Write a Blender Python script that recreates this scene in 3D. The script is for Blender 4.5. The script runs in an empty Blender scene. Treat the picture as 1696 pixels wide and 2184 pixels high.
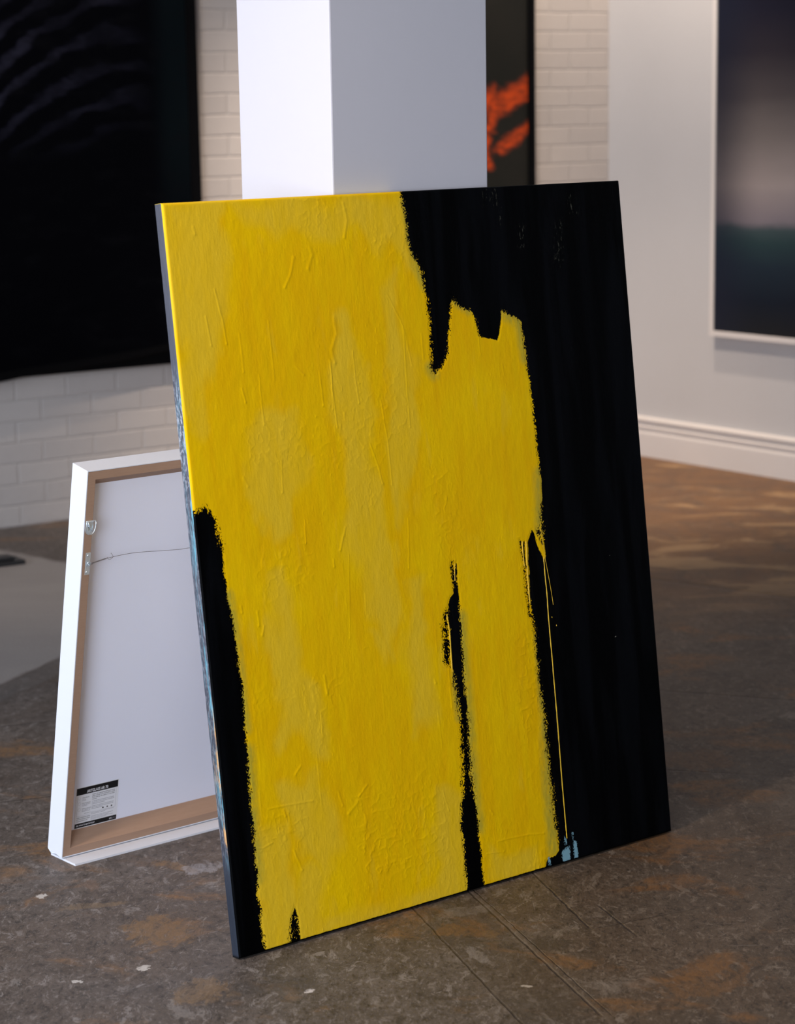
import bpy, bmesh, math
import numpy as np
from mathutils import Vector, Matrix

scene = bpy.context.scene
col = scene.collection

# ------------------------------------------------------------------ camera
PITCH, ROLL, EYE = 0.2079383, -0.0169408, 1.45
FPX, PPX, PPY = 4914.035, 844.014, 1239.036
cp, sp = math.cos(PITCH), math.sin(PITCH)
cr, sr = math.cos(ROLL), math.sin(ROLL)
right0, up0, fwd = Vector((1, 0, 0)), Vector((0, sp, cp)), Vector((0, cp, -sp))
rt = right0 * cr + up0 * sr
upv = up0 * cr - right0 * sr
cam_data = bpy.data.cameras.new('camera')
cam = bpy.data.objects.new('camera', cam_data)
col.objects.link(cam)
M = Matrix((rt, upv, -fwd)).transposed().to_4x4()
M.translation = (0, 0, EYE)
cam.matrix_world = M
cam_data.sensor_fit = 'VERTICAL'
cam_data.sensor_height = 36.0
cam_data.sensor_width = 36.0 * 1696 / 2184
cam_data.lens = FPX / 2184 * 36.0
cam_data.shift_x = (848 - PPX) / 2184
cam_data.shift_y = (PPY - 1092) / 2184
cam_data.clip_start = 0.05
cam_data.clip_end = 60
cam_data.dof.use_dof = True
cam_data.dof.focus_distance = 4.18
cam_data.dof.aperture_fstop = 4.8
scene.camera = cam

# ------------------------------------------------------------------ world, exposure
W_COL, W_STR = (0.75, 0.85, 1.0), 1.0
EXPOSURE = 0.55
SIDE_WIN_W, BACK_FILL_W = 150.0, 320.0
DAY = (0.78, 0.86, 1.0)
WARM = (1.0, 0.82, 0.66)
world = bpy.data.worlds.new('daylight')
scene.world = world
world.use_nodes = True
world.node_tree.nodes['Background'].inputs[0].default_value = (*W_COL, 1)
world.node_tree.nodes['Background'].inputs[1].default_value = W_STR
scene.view_settings.view_transform = 'Standard'
scene.view_settings.look = 'None'
scene.view_settings.exposure = EXPOSURE
scene.view_settings.gamma = 1.0
scene.view_settings.use_curve_mapping = False
scene.cycles.max_bounces = 8
scene.cycles.diffuse_bounces = 5
scene.cycles.sample_clamp_indirect = 6.0

def area(name, loc, target, sx, sy, watts, color):
    l = bpy.data.lights.new(name, 'AREA')
    l.shape = 'RECTANGLE'; l.size = sx; l.size_y = sy; l.energy = watts; l.color = color
    o = bpy.data.objects.new(name, l); col.objects.link(o)
    o.location = loc
    o.rotation_euler = (Vector(target) - Vector(loc)).to_track_quat('-Z', 'Y').to_euler()
    return o

LEFTX, RIGHTX, BACKY, CEIL = -5.248, 5.353, -4.0, 3.4
area('side_window_daylight', (LEFTX - 0.30, 1.0, 1.65), (0, 1.0, 1.65), 4.6, 2.3, SIDE_WIN_W, DAY)
area('added_front_daylight', (-2.6, BACKY - 0.30, 1.65), (-2.6, 0, 1.65), 3.8, 2.3, BACK_FILL_W, DAY)  # unseen source behind the camera, added to light the canvas face

# ------------------------------------------------------------------ helpers
def tag(o, label=None, cat=None, group=None, kind=None):
    if label: o['label'] = label
    if cat: o['category'] = cat
    if group: o['group'] = group
    if kind: o['kind'] = kind
    return o

def empty(name, loc=(0, 0, 0), rot=(0, 0, 0)):
    o = bpy.data.objects.new(name, None); col.objects.link(o)
    o.empty_display_size = 0.1
    o.location = loc; o.rotation_euler = rot
    return o

class MB:
    """collects shapes, then becomes ONE mesh object"""
    def __init__(self):
        self.v, self.f, self.m, self.s = [], [], [], []
    def add(self, verts, faces, mat=0, smooth=False):
        o = len(self.v)
        self.v += [tuple(p) for p in verts]
        for f in faces:
            self.f.append([o + i for i in f]); self.m.append(mat); self.s.append(smooth)
    def box(self, x0, x1, y0, y1, z0, z1, mat=0):
        v = [(x, y, z) for z in (z0, z1) for y in (y0, y1) for x in (x0, x1)]
        self.add(v, [(0, 2, 3, 1), (4, 5, 7, 6), (0, 1, 5, 4), (2, 6, 7, 3), (0, 4, 6, 2), (1, 3, 7, 5)], mat)
    def prism(self, poly, y0, y1, mat=0):
        n = len(poly)
        v = [(x, y0, z) for x, z in poly] + [(x, y1, z) for x, z in poly]
        self.add(v, [tuple(range(n)), tuple(range(2 * n - 1, n - 1, -1))] +
                 [(i, i + n, (i + 1) % n + n, (i + 1) % n) for i in range(n)], mat)
    def tube(self, pts, r, n=8, mat=0, closed=False, caps=True):
        pts = [Vector(p) for p in pts]
        rr = r if isinstance(r, (list, tuple)) else [r] * len(pts)
        N = len(pts); v = []; ref = None
        for i, p in enumerate(pts):
            a = pts[(i - 1) % N] if (closed or i > 0) else p
            b = pts[(i + 1) % N] if (closed or i < N - 1) else p
            t = (b - a).normalized()
            if ref is None:
                ref = t.orthogonal().normalized()
            ref = (ref - t * ref.dot(t)).normalized()
            bi = t.cross(ref)
            for k in range(n):
                an = 2 * math.pi * k / n
                v.append(p + (ref * math.cos(an) + bi * math.sin(an)) * rr[i])
        f = []
        for i in range(N if closed else N - 1):
            j = (i + 1) % N
            for k in range(n):
                f.append((i * n + k, i * n + (k + 1) % n, j * n + (k + 1) % n, j * n + k))
        if caps and not closed:
            f.append(tuple(range(n - 1, -1, -1))); f.append(tuple(range((N - 1) * n, N * n)))
        self.add(v, f, mat, True)
    def lathe(self, prof, origin=(0, 0, 0), axis='Z', n=24, mat=0):
        """prof: (radius, height) pairs along the axis"""
        v = []
        for r, h in prof:
            for k in range(n):
                a = 2 * math.pi * k / n
                x, y = r * math.cos(a), r * math.sin(a)
                p = (x, y, h) if axis == 'Z' else (x, -h, y)
                v.append((p[0] + origin[0], p[1] + origin[1], p[2] + origin[2]))
        f = []
        for i in range(len(prof) - 1):
            for k in range(n):
                f.append((i * n + k, i * n + (k + 1) % n, (i + 1) * n + (k + 1) % n, (i + 1) * n + k))
        f.append(tuple(range(n - 1, -1, -1))); f.append(tuple(range((len(prof) - 1) * n, len(prof) * n)))
        self.add(v, f, mat, True)
    def build(self, name, mats, parent=None, bevel=0.0, recalc=True):
        me = bpy.data.meshes.new(name)
        me.from_pydata(self.v, [], self.f)
        if not isinstance(mats, (list, tuple)): mats = [mats]
        for m in mats: me.materials.append(m)
        me.polygons.foreach_set('material_index', self.m)
        me.polygons.foreach_set('use_smooth', self.s)
        me.update()
        if recalc:
            bm = bmesh.new(); bm.from_mesh(me)
            bmesh.ops.recalc_face_normals(bm, faces=bm.faces)
            bm.to_mesh(me); bm.free()
        o = bpy.data.objects.new(name, me); col.objects.link(o)
        if parent: o.parent = parent
        if bevel > 0:
            md = o.modifiers.new('bevel', 'BEVEL'); md.width = bevel; md.segments = 2
            md.limit_method = 'ANGLE'; md.angle_limit = math.radians(40)
        return o

# ---- shader helper
class SH:
    def __init__(self, name):
        self.mat = bpy.data.materials.new(name); self.mat.use_nodes = True
        self.t = self.mat.node_tree
        self.b = self.t.nodes['Principled BSDF']
        self._obj = None
    def node(self, typ, **kw):
        n = self.t.nodes.new(typ)
        for k, v in kw.items(): setattr(n, k, v)
        return n
    def put(self, sock, val):
        if isinstance(val, bpy.types.NodeSocket): self.t.links.new(val, sock)
        elif isinstance(val, (tuple, list)):
            val = tuple(val)
            if len(val) == 3 and sock.type == 'RGBA': val = val + (1,)
            sock.default_value = val
        else: sock.default_value = val
    def obj(self):
        if self._obj is None: self._obj = self.node('ShaderNodeTexCoord').outputs['Object']
        return self._obj
    def math(self, op, a, b=0.0, c=0.0, clamp=False):
        n = self.node('ShaderNodeMath', operation=op, use_clamp=clamp)
        self.put(n.inputs[0], a); self.put(n.inputs[1], b); self.put(n.inputs[2], c)
        return n.outputs[0]
    def vmath(self, op, a, b=(0, 0, 0)):
        n = self.node('ShaderNodeVectorMath', operation=op)
        self.put(n.inputs[0], a); self.put(n.inputs[1], b)
        return n.outputs['Value'] if op in ('DOT_PRODUCT', 'LENGTH', 'DISTANCE') else n.outputs[0]
    def map(self, vec, scale=(1, 1, 1), loc=(0, 0, 0), rot=(0, 0, 0)):
        n = self.node('ShaderNodeMapping')
        self.put(n.inputs[0], vec); n.inputs['Location'].default_value = loc
        n.inputs['Rotation'].default_value = rot; n.inputs['Scale'].default_value = scale
        return n.outputs[0]
    def noise(self, vec, scale, detail=2.0, rough=0.5, dist=0.0, color=False):
        n = self.node('ShaderNodeTexNoise')
        self.put(n.inputs['Vector'], vec)
        n.inputs['Scale'].default_value = scale; n.inputs['Detail'].default_value = detail
        n.inputs['Roughness'].default_value = rough; n.inputs['Distortion'].default_value = dist
        return n.outputs['Color'] if color else n.outputs[0]
    def sstep(self, x, a, b, lo=0.0, hi=1.0):
        n = self.node('ShaderNodeMapRange', interpolation_type='SMOOTHSTEP')
        self.put(n.inputs[0], x)
        n.inputs[1].default_value = a; n.inputs[2].default_value = b
        n.inputs[3].default_value = lo; n.inputs[4].default_value = hi
        return n.outputs[0]
    def mix(self, fac, a, b, mode='MIX'):
        n = self.node('ShaderNodeMix', data_type='RGBA', blend_type=mode)
        self.put(n.inputs[0], fac); self.put(n.inputs[6], a); self.put(n.inputs[7], b)
        return n.outputs[2]
    def ramp(self, fac, stops, interp='LINEAR'):
        n = self.node('ShaderNodeValToRGB'); n.color_ramp.interpolation = interp
        e = n.color_ramp.elements
        while len(e) < len(stops): e.new(0.5)
        for k, (p, c) in enumerate(stops):
            e[k].position = p; e[k].color = (*c, 1)
        self.put(n.inputs[0], fac)
        return n.outputs[0]
    def sep(self, v):
        n = self.node('ShaderNodeSeparateXYZ'); self.put(n.inputs[0], v); return n.outputs
    def comb(self, x, y, z):
        n = self.node('ShaderNodeCombineXYZ')
        self.put(n.inputs[0], x); self.put(n.inputs[1], y); self.put(n.inputs[2], z)
        return n.outputs[0]
    def bump(self, h, strength=0.3, dist=0.002, normal=None):
        n = self.node('ShaderNodeBump')
        n.inputs['Strength'].default_value = strength; n.inputs['Distance'].default_value = dist
        self.put(n.inputs['Height'], h)
        if normal is not None: self.put(n.inputs['Normal'], normal)
        return n.outputs[0]
    def out(self, color=None, rough=None, spec=None, normal=None, metal=None):
        i = self.b.inputs
        if color is not None: self.put(i['Base Color'], color)
        if rough is not None: self.put(i['Roughness'], rough)
        if spec is not None: self.put(i['Specular IOR Level'], spec)
        if normal is not None: self.put(i['Normal'], normal)
        if metal is not None: self.put(i['Metallic'], metal)
        return self.mat

def simple(name, c, rough=0.6, spec=0.3, bscale=60, bstr=0.05, metal=0.0, vary=0.04):
    s = SH(name); o = s.obj()
    n = s.noise(o, bscale, 4, 0.6)
    big = s.noise(o, 3.0, 3, 0.5)
    cc = s.mix(big, tuple(x * (1 - vary) for x in c), tuple(min(1, x * (1 + vary)) for x in c))
    return s.out(cc, rough, spec, s.bump(n, bstr, 0.001), metal)

# ------------------------------------------------------------------ materials
white_wall = simple('painted plaster', (0.515, 0.505, 0.505), 0.7, 0.2, 40, 0.08)
pillar_paint = simple('pillar paint', (0.60, 0.585, 0.625), 0.6, 0.25, 120, 0.12, vary=0.02)
trim_white = simple('white trim paint', (0.66, 0.62, 0.595), 0.45, 0.35, 50, 0.05)
ceiling_mat = simple('ceiling paint', (0.62, 0.62, 0.62), 0.8, 0.2)
dark_wall = simple('grey painted wall', (0.34, 0.34, 0.35), 0.8, 0.2)
frame_white = simple('white lacquer', (0.71, 0.735, 0.80), 0.35, 0.4, 300, 0.02, vary=0.01)
black_frame = simple('black frame paint', (0.002, 0.002, 0.0025), 0.5, 0.06, 200, 0.03)
steel = simple('galvanised steel', (0.66, 0.74, 0.80), 0.36, 0.5, 400, 0.03, metal=0.75)
wire_mat = simple('steel wire', (0.20, 0.18, 0.18), 0.4, 0.5, 600, 0.03, metal=0.8)
foam_mat = simple('white foam board', (0.72, 0.74, 0.80), 0.55, 0.3, 80, 0.03, vary=0.01)
raw_wood = simple('raw pine', (0.55, 0.40, 0.25), 0.7, 0.2, 30, 0.1, vary=0.15)
ink = simple('black ink', (0.006, 0.006, 0.007), 0.45, 0.3)
paper_white = simple('printed white', (0.75, 0.76, 0.80), 0.5, 0.3)
grey_ink = simple('grey ink', (0.30, 0.30, 0.34), 0.5, 0.3)
lamp_body = simple('black lamp housing', (0.02, 0.02, 0.02), 0.4, 0.4)

# brown gummed tape of the frame's back
s = SH('brown framing tape'); o = s.obj()
st = s.noise(s.map(o, (3, 3, 60)), 6, 4, 0.6)
fib = s.noise(o, 500, 2, 0.6)
c = s.mix(st, (0.30, 0.185, 0.125), (0.40, 0.26, 0.18))
c = s.mix(s.math('MULTIPLY', fib, 0.25), c, (0.46, 0.31, 0.22))
tape = s.out(c, 0.6, 0.25, s.bump(st, 0.25, 0.001))

# backing board
s = SH('pale backing board'); o = s.obj()
n = s.noise(o, 2.5, 3, 0.5)
board_mat = s.out(s.mix(n, (0.79, 0.815, 0.94), (0.83, 0.85, 0.96)), 0.42, 0.3)

# slate floor ------------------------------------------------------
s = SH('worn slate floor'); o = s.obj()
wob = s.noise(o, 6, 3, 0.6, color=True)
ow = s.vmath('ADD', o, s.vmath('SCALE', s.vmath('SUBTRACT', wob, (0.5, 0.5, 0.5))))
ow.node.inputs[1].links[0].from_node.inputs['Scale'].default_value = 0.05
big = s.noise(o, 1.6, 6, 0.6, 0.6)
mid = s.noise(s.map(ow, (1, 0.7, 1), rot=(0, 0, -0.35)), 7, 10, 0.70, 1.0)
strk = s.noise(s.map(ow, (9, 9, 1), rot=(0, 0, -0.30)), 3.0, 12, 0.76, 1.0)
fine = s.noise(s.map(o, (1, 0.45, 1), rot=(0, 0, 0.2)), 190, 5, 0.7)
base = s.ramp(mid, [(0.25, (0.050, 0.041, 0.035)), (0.45, (0.092, 0.077, 0.067)), (0.58, (0.122, 0.103, 0.090)), (0.75, (0.185, 0.162, 0.145))])
base = s.mix(s.sstep(big, 0.35, 0.68), base, s.mix(0.5, base, (0.13, 0.092, 0.064)))
flk = s.noise(s.map(ow, (1, 0.5, 1), rot=(0, 0, -0.5)), 62, 8, 0.76, 0.5)
flk2 = s.noise(s.map(ow, (1, 0.5, 1), rot=(0, 0, 0.6)), 26, 11, 0.80, 0.7)
base = s.mix(s.sstep(strk, 0.44, 0.30, 0.0, 0.7), base, (0.032, 0.027, 0.024))
base = s.mix(s.sstep(strk, 0.58, 0.70, 0.0, 0.55), base, (0.26, 0.232, 0.210))
base = s.mix(s.sstep(flk, 0.54, 0.63, 0.0, 0.55), base, (0.27, 0.242, 0.222))
base = s.mix(s.sstep(flk, 0.47, 0.38, 0.0, 0.65), base, (0.034, 0.028, 0.024))
base = s.mix(s.sstep(flk2, 0.572, 0.61, 0.0, 0.7), base, (0.27, 0.245, 0.228))
flk3 = s.noise(s.map(ow, (1, 0.6, 1), rot=(0, 0, -0.9), loc=(5, 2, 0)), 11, 12, 0.76, 0.8)
base = s.mix(s.sstep(flk3, 0.59, 0.63, 0.0, 0.6), base, (0.25, 0.225, 0.205))
base = s.mix(s.sstep(flk3, 0.36, 0.31, 0.0, 0.6), base, (0.04, 0.034, 0.030))
base = s.mix(s.sstep(fine, 0.55, 0.70, 0.0, 0.6), base, (0.30, 0.27, 0.25))
base = s.mix(s.sstep(fine, 0.46, 0.32, 0.0, 0.8), base, (0.026, 0.022, 0.019))
# rusty veins
rust = s.noise(s.map(ow, (1, 1.6, 1), loc=(3.1, 1.7, 0)), 3.2, 9, 0.62, 0.5)
rustm = s.math('MULTIPLY', s.sstep(rust, 0.545, 0.66, 0.0, 0.8), s.sstep(flk, 0.40, 0.58, 0.35, 1.0))
rc_ = s.mix(s.noise(o, 30, 5, 0.7), (0.16, 0.075, 0.028), (0.30, 0.17, 0.07))
xyz = s.sep(o)
# floor colour turns rustier towards the far right wall
warm_far = s.math('MULTIPLY', s.sstep(xyz[1], 5.9, 7.1), s.sstep(xyz[0], -0.6, 0.4))
rustm = s.math('MAXIMUM', rustm, s.math('MULTIPLY', warm_far, s.sstep(mid, 0.30, 0.60, 0.35, 0.85)))
base = s.mix(rustm, base, rc_)
# placed blotches (x, y, rx, ry, angle, colour, strength)
def blotch(base, x, y, rx, ry, ang, c, k, edge=0.35):
    d = s.vmath('SUBTRACT', ow, (x, y, 0))
    m = s.map(d, (1 / rx, 1 / ry, 0), rot=(0, 0, 0))
    m.node.vector_type = 'POINT'
    if ang:
        rd = s.map(d, (1, 1, 1), rot=(0, 0, -ang))
        s.put(m.node.inputs[0], rd)
    L = s.vmath('LENGTH', m)
    L = s.math('ADD', L, s.math('MULTIPLY', s.math('SUBTRACT', blotch_n if max(rx, ry) > .016 else blotch_s, 0.5), 3.6 if max(rx, ry) > .016 else 3.0))
    m_ = s.sstep(L, 1.0 + edge * 0.3, 1.0 - edge * 0.6, 0.0, k)
    if max(rx, ry) > .016: m_ = s.math('MULTIPLY', m_, blotch_g)
    return s.mix(m_, base, c)
blotch_n = s.noise(s.map(o, (1, 0.7, 1)), 22, 10, 0.74, 0.8)
blotch_s = s.noise(o, 120, 6, 0.7)
blotch_g = s.sstep(flk, 0.38, 0.56, 0.30, 0.95)
OR = (0.215, 0.128, 0.058); WH = (0.55, 0.52, 0.48); GR = (0.26, 0.245, 0.235)
for a in [(-0.427, 3.889, .062, .075, .3, OR, .85), (-0.437, 4.235, .05, .018, -.6, OR, .7), (-0.300, 4.21, .022, .012, .4, (0.28, .14, .05), .8),
          (-0.385, 4.225, .035, .035, .3, (0.36, .36, .39), .55), (-0.5877, 4.133, .02, .04, .1, (0.20, .13, .09), .6), (-0.58, 4.02, .07, .014, .2, (0.22, .15, .08), .55),
          (-0.668, 4.078, .011, .011, 0, WH, .95), (-0.446, 3.71, .011, .014, 0, WH, .95), (-0.545, 3.655, .010, .008, 0, WH, .9), (-0.158, 3.592, .009, .012, 0, (0.62, .58, .55), .98),
          (0.125, 3.965, .075, .022, .55, GR, .5), (0.085, 3.868, .026, .030, 0, (0.24, .13, .05), .7), (0.155, 3.84, .015, .02, 0, (0.24, .15, .07), .6),
          (0.13, 3.742, .012, .045, .4, (0.33, .31, .30), .7), (0.21, 3.60, .009, .006, 0, (0.65, .62, .58), .9), (0.36, 3.60, .06, .03, .1, (0.25, .23, .22), .5),
          (0.50, 3.60, .10, .05, .5, (0.22, .12, .05), .6), (0.27, 3.79, .05, .03, -.5, (0.045, .038, .033), .6), (0.66, 4.9, .10, .08, 0, (0.20, .11, .05), .5),
          (-0.33, 3.60, .05, .05, .3, (0.24, .15, .07), .6), (-0.21, 3.62, .07, .035, .2, (0.05, .045, .045), .55)]:
    base = blotch(base, *a)
# slab joints: thin dark seams a..b, and a tone step on one side
def seam(base, h, ax, ay, bx, by, w=0.0016, k=0.8):
    a = Vector((ax, ay, 0)); b = Vector((bx, by, 0)); L = (b - a).length; t = (b - a) / L; n_ = Vector((-t.y, t.x, 0))
    d = s.vmath('SUBTRACT', ow2, tuple(a))
    al = s.vmath('DOT_PRODUCT', d, tuple(t)); pe = s.math('ABSOLUTE', s.vmath('DOT_PRODUCT', d, tuple(n_)))
    k = k * 0.42
    ins = s.math('MULTIPLY', s.sstep(al, -0.01, 0.02), s.sstep(al, L + 0.01, L - 0.02))
    m = s.math('MULTIPLY', s.sstep(pe, w * 2.2, w * 0.3), ins)
    m = s.math('MULTIPLY', m, s.sstep(mid, 0.30, 0.5, 0.55, 1.0))
    return s.mix(s.math('MULTIPLY', m, k), base, (0.022, 0.018, 0.015)), s.math('SUBTRACT', h, m)
w2_ = s.noise(o, 25, 3, 0.6, color=True)
ow2 = s.vmath('ADD', o, s.vmath('MULTIPLY', s.vmath('SUBTRACT', w2_, (0.5, 0.5, 0.5)), (0.006, 0.006, 0)))
def side(ax, ay, bx, by, wid):      # band of a slab to one side of a joint
    a = Vector((ax, ay, 0)); b = Vector((bx, by, 0)); t = (b - a).normalized(); n_ = Vector((-t.y, t.x, 0))
    pe = s.vmath('DOT_PRODUCT', s.vmath('SUBTRACT', ow2, tuple(a)), tuple(n_))
    return s.math('MULTIPLY', s.sstep(pe, -0.003, 0.003), s.sstep(pe, wid + 0.003, wid - 0.003))
h0 = s.math('MULTIPLY', mid, 0.0)
slab1 = s.math('MULTIPLY', side(0.02, 3.985, 0.17, 3.50, 0.118), s.sstep(xyz[1], 4.2, 3.6, 0.5, 1.0))
base = s.mix(s.math('MULTIPLY', slab1, 0.28), base, (0.05, 0.04, 0.032))
slab2 = side(0.13, 4.06, 0.305, 3.51, 0.006)
base = s.mix(s.math('MULTIPLY', slab2, 0.5), base, (0.17, 0.145, 0.125))
for a in [(-0.03, 4.15, 0.19, 3.44), (0.10, 4.15, 0.318, 3.47), (0.118, 4.13, 0.335, 3.47, .001, .5), (0.24, 4.21, 0.335, 3.86), (0.36, 3.98, 0.41, 3.83),
          (0.335, 3.86, 0.56, 3.97, .001, .6), (-0.95, 4.64, -0.66, 4.74, .0025, .8), (-1.2, 5.19, -0.6, 5.40, .004, .6), (0.66, 6.93, 1.3, 6.42, .012, .6), (0.3, 4.9, 1.0, 4.72, .003, .35), (0.4, 5.6, 1.2, 5.3, .004, .4)]:
    base, h0 = seam(base, h0, *a)
farm = s.math('MULTIPLY', s.sstep(xyz[1], 6.2, 7.0), s.sstep(xyz[0], -0.6, 0.3))
fn1 = s.noise(s.map(ow, (1.0, 2.2, 1), rot=(0, 0, 0.55), loc=(2, 7, 0)), 2.6, 8, 0.66, 0.8)
base = s.mix(s.math('MULTIPLY', farm, s.sstep(fn1, 0.52, 0.60, 0.0, 0.85)), base, (0.44, 0.30, 0.165))
base = s.mix(s.math('MULTIPLY', farm, s.sstep(fn1, 0.46, 0.38, 0.0, 0.7)), base, (0.15, 0.085, 0.05))
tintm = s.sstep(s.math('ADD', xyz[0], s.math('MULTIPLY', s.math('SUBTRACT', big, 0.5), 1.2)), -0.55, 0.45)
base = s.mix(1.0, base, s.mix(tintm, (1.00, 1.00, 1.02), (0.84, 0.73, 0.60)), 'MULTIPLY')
# smooth cement infill at the left
pd = s.vmath('DOT_PRODUCT', s.vmath('SUBTRACT', ow, (-0.9712, 5.7736, 0)), (-0.9205, 0.3907, 0))
pd2 = s.vmath('DOT_PRODUCT', s.vmath('SUBTRACT', ow, (-1.12, 7.31, 0)), (-0.676, -0.737, 0))
cem = s.math('MULTIPLY', s.sstep(pd, -0.012, 0.012), s.sstep(pd2, -0.02, 0.03))
cem_c = s.mix(s.noise(s.map(o, (2, 5, 1)), 1.5, 4, 0.6), (0.29, 0.262, 0.245), (0.37, 0.337, 0.315))
base = s.mix(cem, base, cem_c)
pd3 = s.math('MULTIPLY', s.sstep(pd, -0.10, -0.08), s.sstep(pd, 0.0, -0.02))
base = s.mix(s.math('MULTIPLY', pd3, 0.35), base, (0.16, 0.15, 0.145))
scr = s.noise(s.map(o, (1.2, 60, 1), rot=(0, 0, 0.5)), 3, 3, 0.5)
scr2 = s.noise(s.map(o, (60, 1.6, 1), rot=(0, 0, 0.25)), 3, 3, 0.5)
sm = s.math('MULTIPLY', s.math('MAXIMUM', s.sstep(scr, 0.70, 0.76), s.sstep(scr2, 0.71, 0.77)), 0.35)
base = s.mix(sm, base, (0.33, 0.29, 0.26))
hgt = s.math('ADD', s.math('MULTIPLY', strk, 1.0), s.math('MULTIPLY', fine, 0.35))
hgt = s.math('ADD', hgt, s.math('MULTIPLY', mid, 0.8))
hgt = s.math('ADD', hgt, s.math('MULTIPLY', h0, 1.5))
hgt = s.math('MULTIPLY', hgt, s.math('SUBTRACT', 1.0, s.math('MULTIPLY', cem, 0.8)))
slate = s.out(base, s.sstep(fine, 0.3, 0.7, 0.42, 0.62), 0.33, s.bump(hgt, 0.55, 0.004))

# painted brick wall ----------------------------------------------
COURSE, BRICK = 0.0731, 0.198
s = SH('painted brick'); o = s.obj()
wb = s.noise(o, 9, 3, 0.6, color=True)
ob = s.vmath('ADD', o, s.vmath('MULTIPLY', s.vmath('SUBTRACT', wb, (0.5, 0.5, 0.5)), (0.010, 0, 0.010)))
x_, y_, z_ = s.sep(ob)
bv = s.comb(s.math('ADD', x_, 2.5785), s.math('ADD', z_, -0.0000), 0)
br = s.node('ShaderNodeTexBrick'); s.put(br.inputs['Vector'], bv)
br.offset = 0.5; br.offset_frequency = 2; br.squash = 1.0
br.inputs['Scale'].default_value = 1.0
br.inputs['Mortar Size'].default_value = 0.0055
br.inputs['Mortar Smooth'].default_value = 1.0
br.inputs['Brick Width'].default_value = BRICK
br.inputs['Row Height'].default_value = COURSE
br.inputs['Color1'].default_value = (0.455, 0.415, 0.39, 1)
br.inputs['Color2'].default_value = (0.495, 0.452, 0.422, 1)
br.inputs['Mortar'].default_value = (0.47, 0.43, 0.402, 1)
br.inputs['Bias'].default_value = 0.0
h = s.math('SUBTRACT', 1.0, br.outputs['Fac'])
lump = s.noise(o, 22, 5, 0.6)
low = s.sstep(s.sep(o)[2], 0.30, 0.0, 0.0, 1.0)     # thicker, lumpier paint low down
hh = s.math('ADD', s.math('MULTIPLY', h, 1.0), s.math('MULTIPLY', lump, s.math('ADD', 0.35, s.math('MULTIPLY', low, 1.2))))
brick_mat = s.out(br.outputs['Color'], 0.55, 0.3, s.bump(hh, 0.42, 0.008))

# ------------------------------------------------------------------ setting
CORNER = Vector((0.8886, 9.4476, 0)); DB = Vector((0.8181, 0.5751, 0)).normalized(); DR = Vector((0.5951, -0.8037, 0)).normalized()
YAW_B = math.atan2(DB.y, DB.x); YAW_R = math.atan2(DR.y, DR.x)
LB = (CORNER.x - LEFTX) / DB.x; LR = (RIGHTX - CORNER.x) / DR.x
PL = CORNER - DB * LB; PR = CORNER + DR * LR
poly = [(PL.x, PL.y), (CORNER.x, CORNER.y), (PR.x, PR.y), (RIGHTX, BACKY), (LEFTX, BACKY)]
m = MB(); n = len(poly)
m.add([(x, y, 0) for x, y in poly] + [(x, y, -0.15) for x, y in poly],
      [tuple(range(n - 1, -1, -1)), tuple(range(n, 2 * n))] + [(i, (i + 1) % n, (i + 1) % n + n, i + n) for i in range(n)])
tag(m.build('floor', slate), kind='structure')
m = MB()
m.add([(x, y, CEIL) for x, y in poly] + [(x, y, CEIL + 0.15) for x, y in poly],
      [tuple(range(n - 1, -1, -1)), tuple(range(n, 2 * n))] + [(i, (i + 1) % n, (i + 1) % n + n, i + n) for i in range(n)])
tag(m.build('ceiling', ceiling_mat), kind='structure')
# brick wall: local x along the wall from the corner (negative to the left), face at y=0, wall behind at +y
m = MB(); m.box(-LB - 0.2, 0.0, 0, 0.2, -0.15, CEIL + 0.15)
w = m.build('wall_back', brick_mat); w.location = CORNER; w.rotation_euler = (0, 0, YAW_B); tag(w, kind='structure')
m = MB(); m.box(0.0, LR + 0.2, 0, 0.2, -0.15, CEIL + 0.15)
w = m.build('wall_right', white_wall); w.location = CORNER; w.rotation_euler = (0, 0, YAW_R); tag(w, kind='structure')
# moulded skirting on the right wall
prof = [(0, 0), (-.026, 0), (-.026, .092), (-.024, .099), (-.014, .102), (-.013, .109), (-.021, .113), (-.022, .120), (-.019, .124), (-.009, .126), (-.008, .134), (-.019, .139), (-.021, .149), (-.016, .155), (-.004, .158), (0, .159)]
m = MB(); k = len(prof)
m.add([(0.002, y, z) for y, z in prof] + [(LR, y, z) for y, z in prof],
      [tuple(range(k)), tuple(range(2 * k - 1, k - 1, -1))] + [(i, i + k, (i + 1) % k + k, (i + 1) % k) for i in range(k)])
w = m.build('baseboard_right', trim_white); w.location = CORNER; w.rotation_euler = (0, 0, YAW_R); tag(w, kind='structure')
m = MB(); m.box(RIGHTX, RIGHTX + 0.2, BACKY, PR.y + 0.1, -0.15, CEIL + 0.15)
tag(m.build('wall_side', dark_wall), kind='structure')
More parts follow.
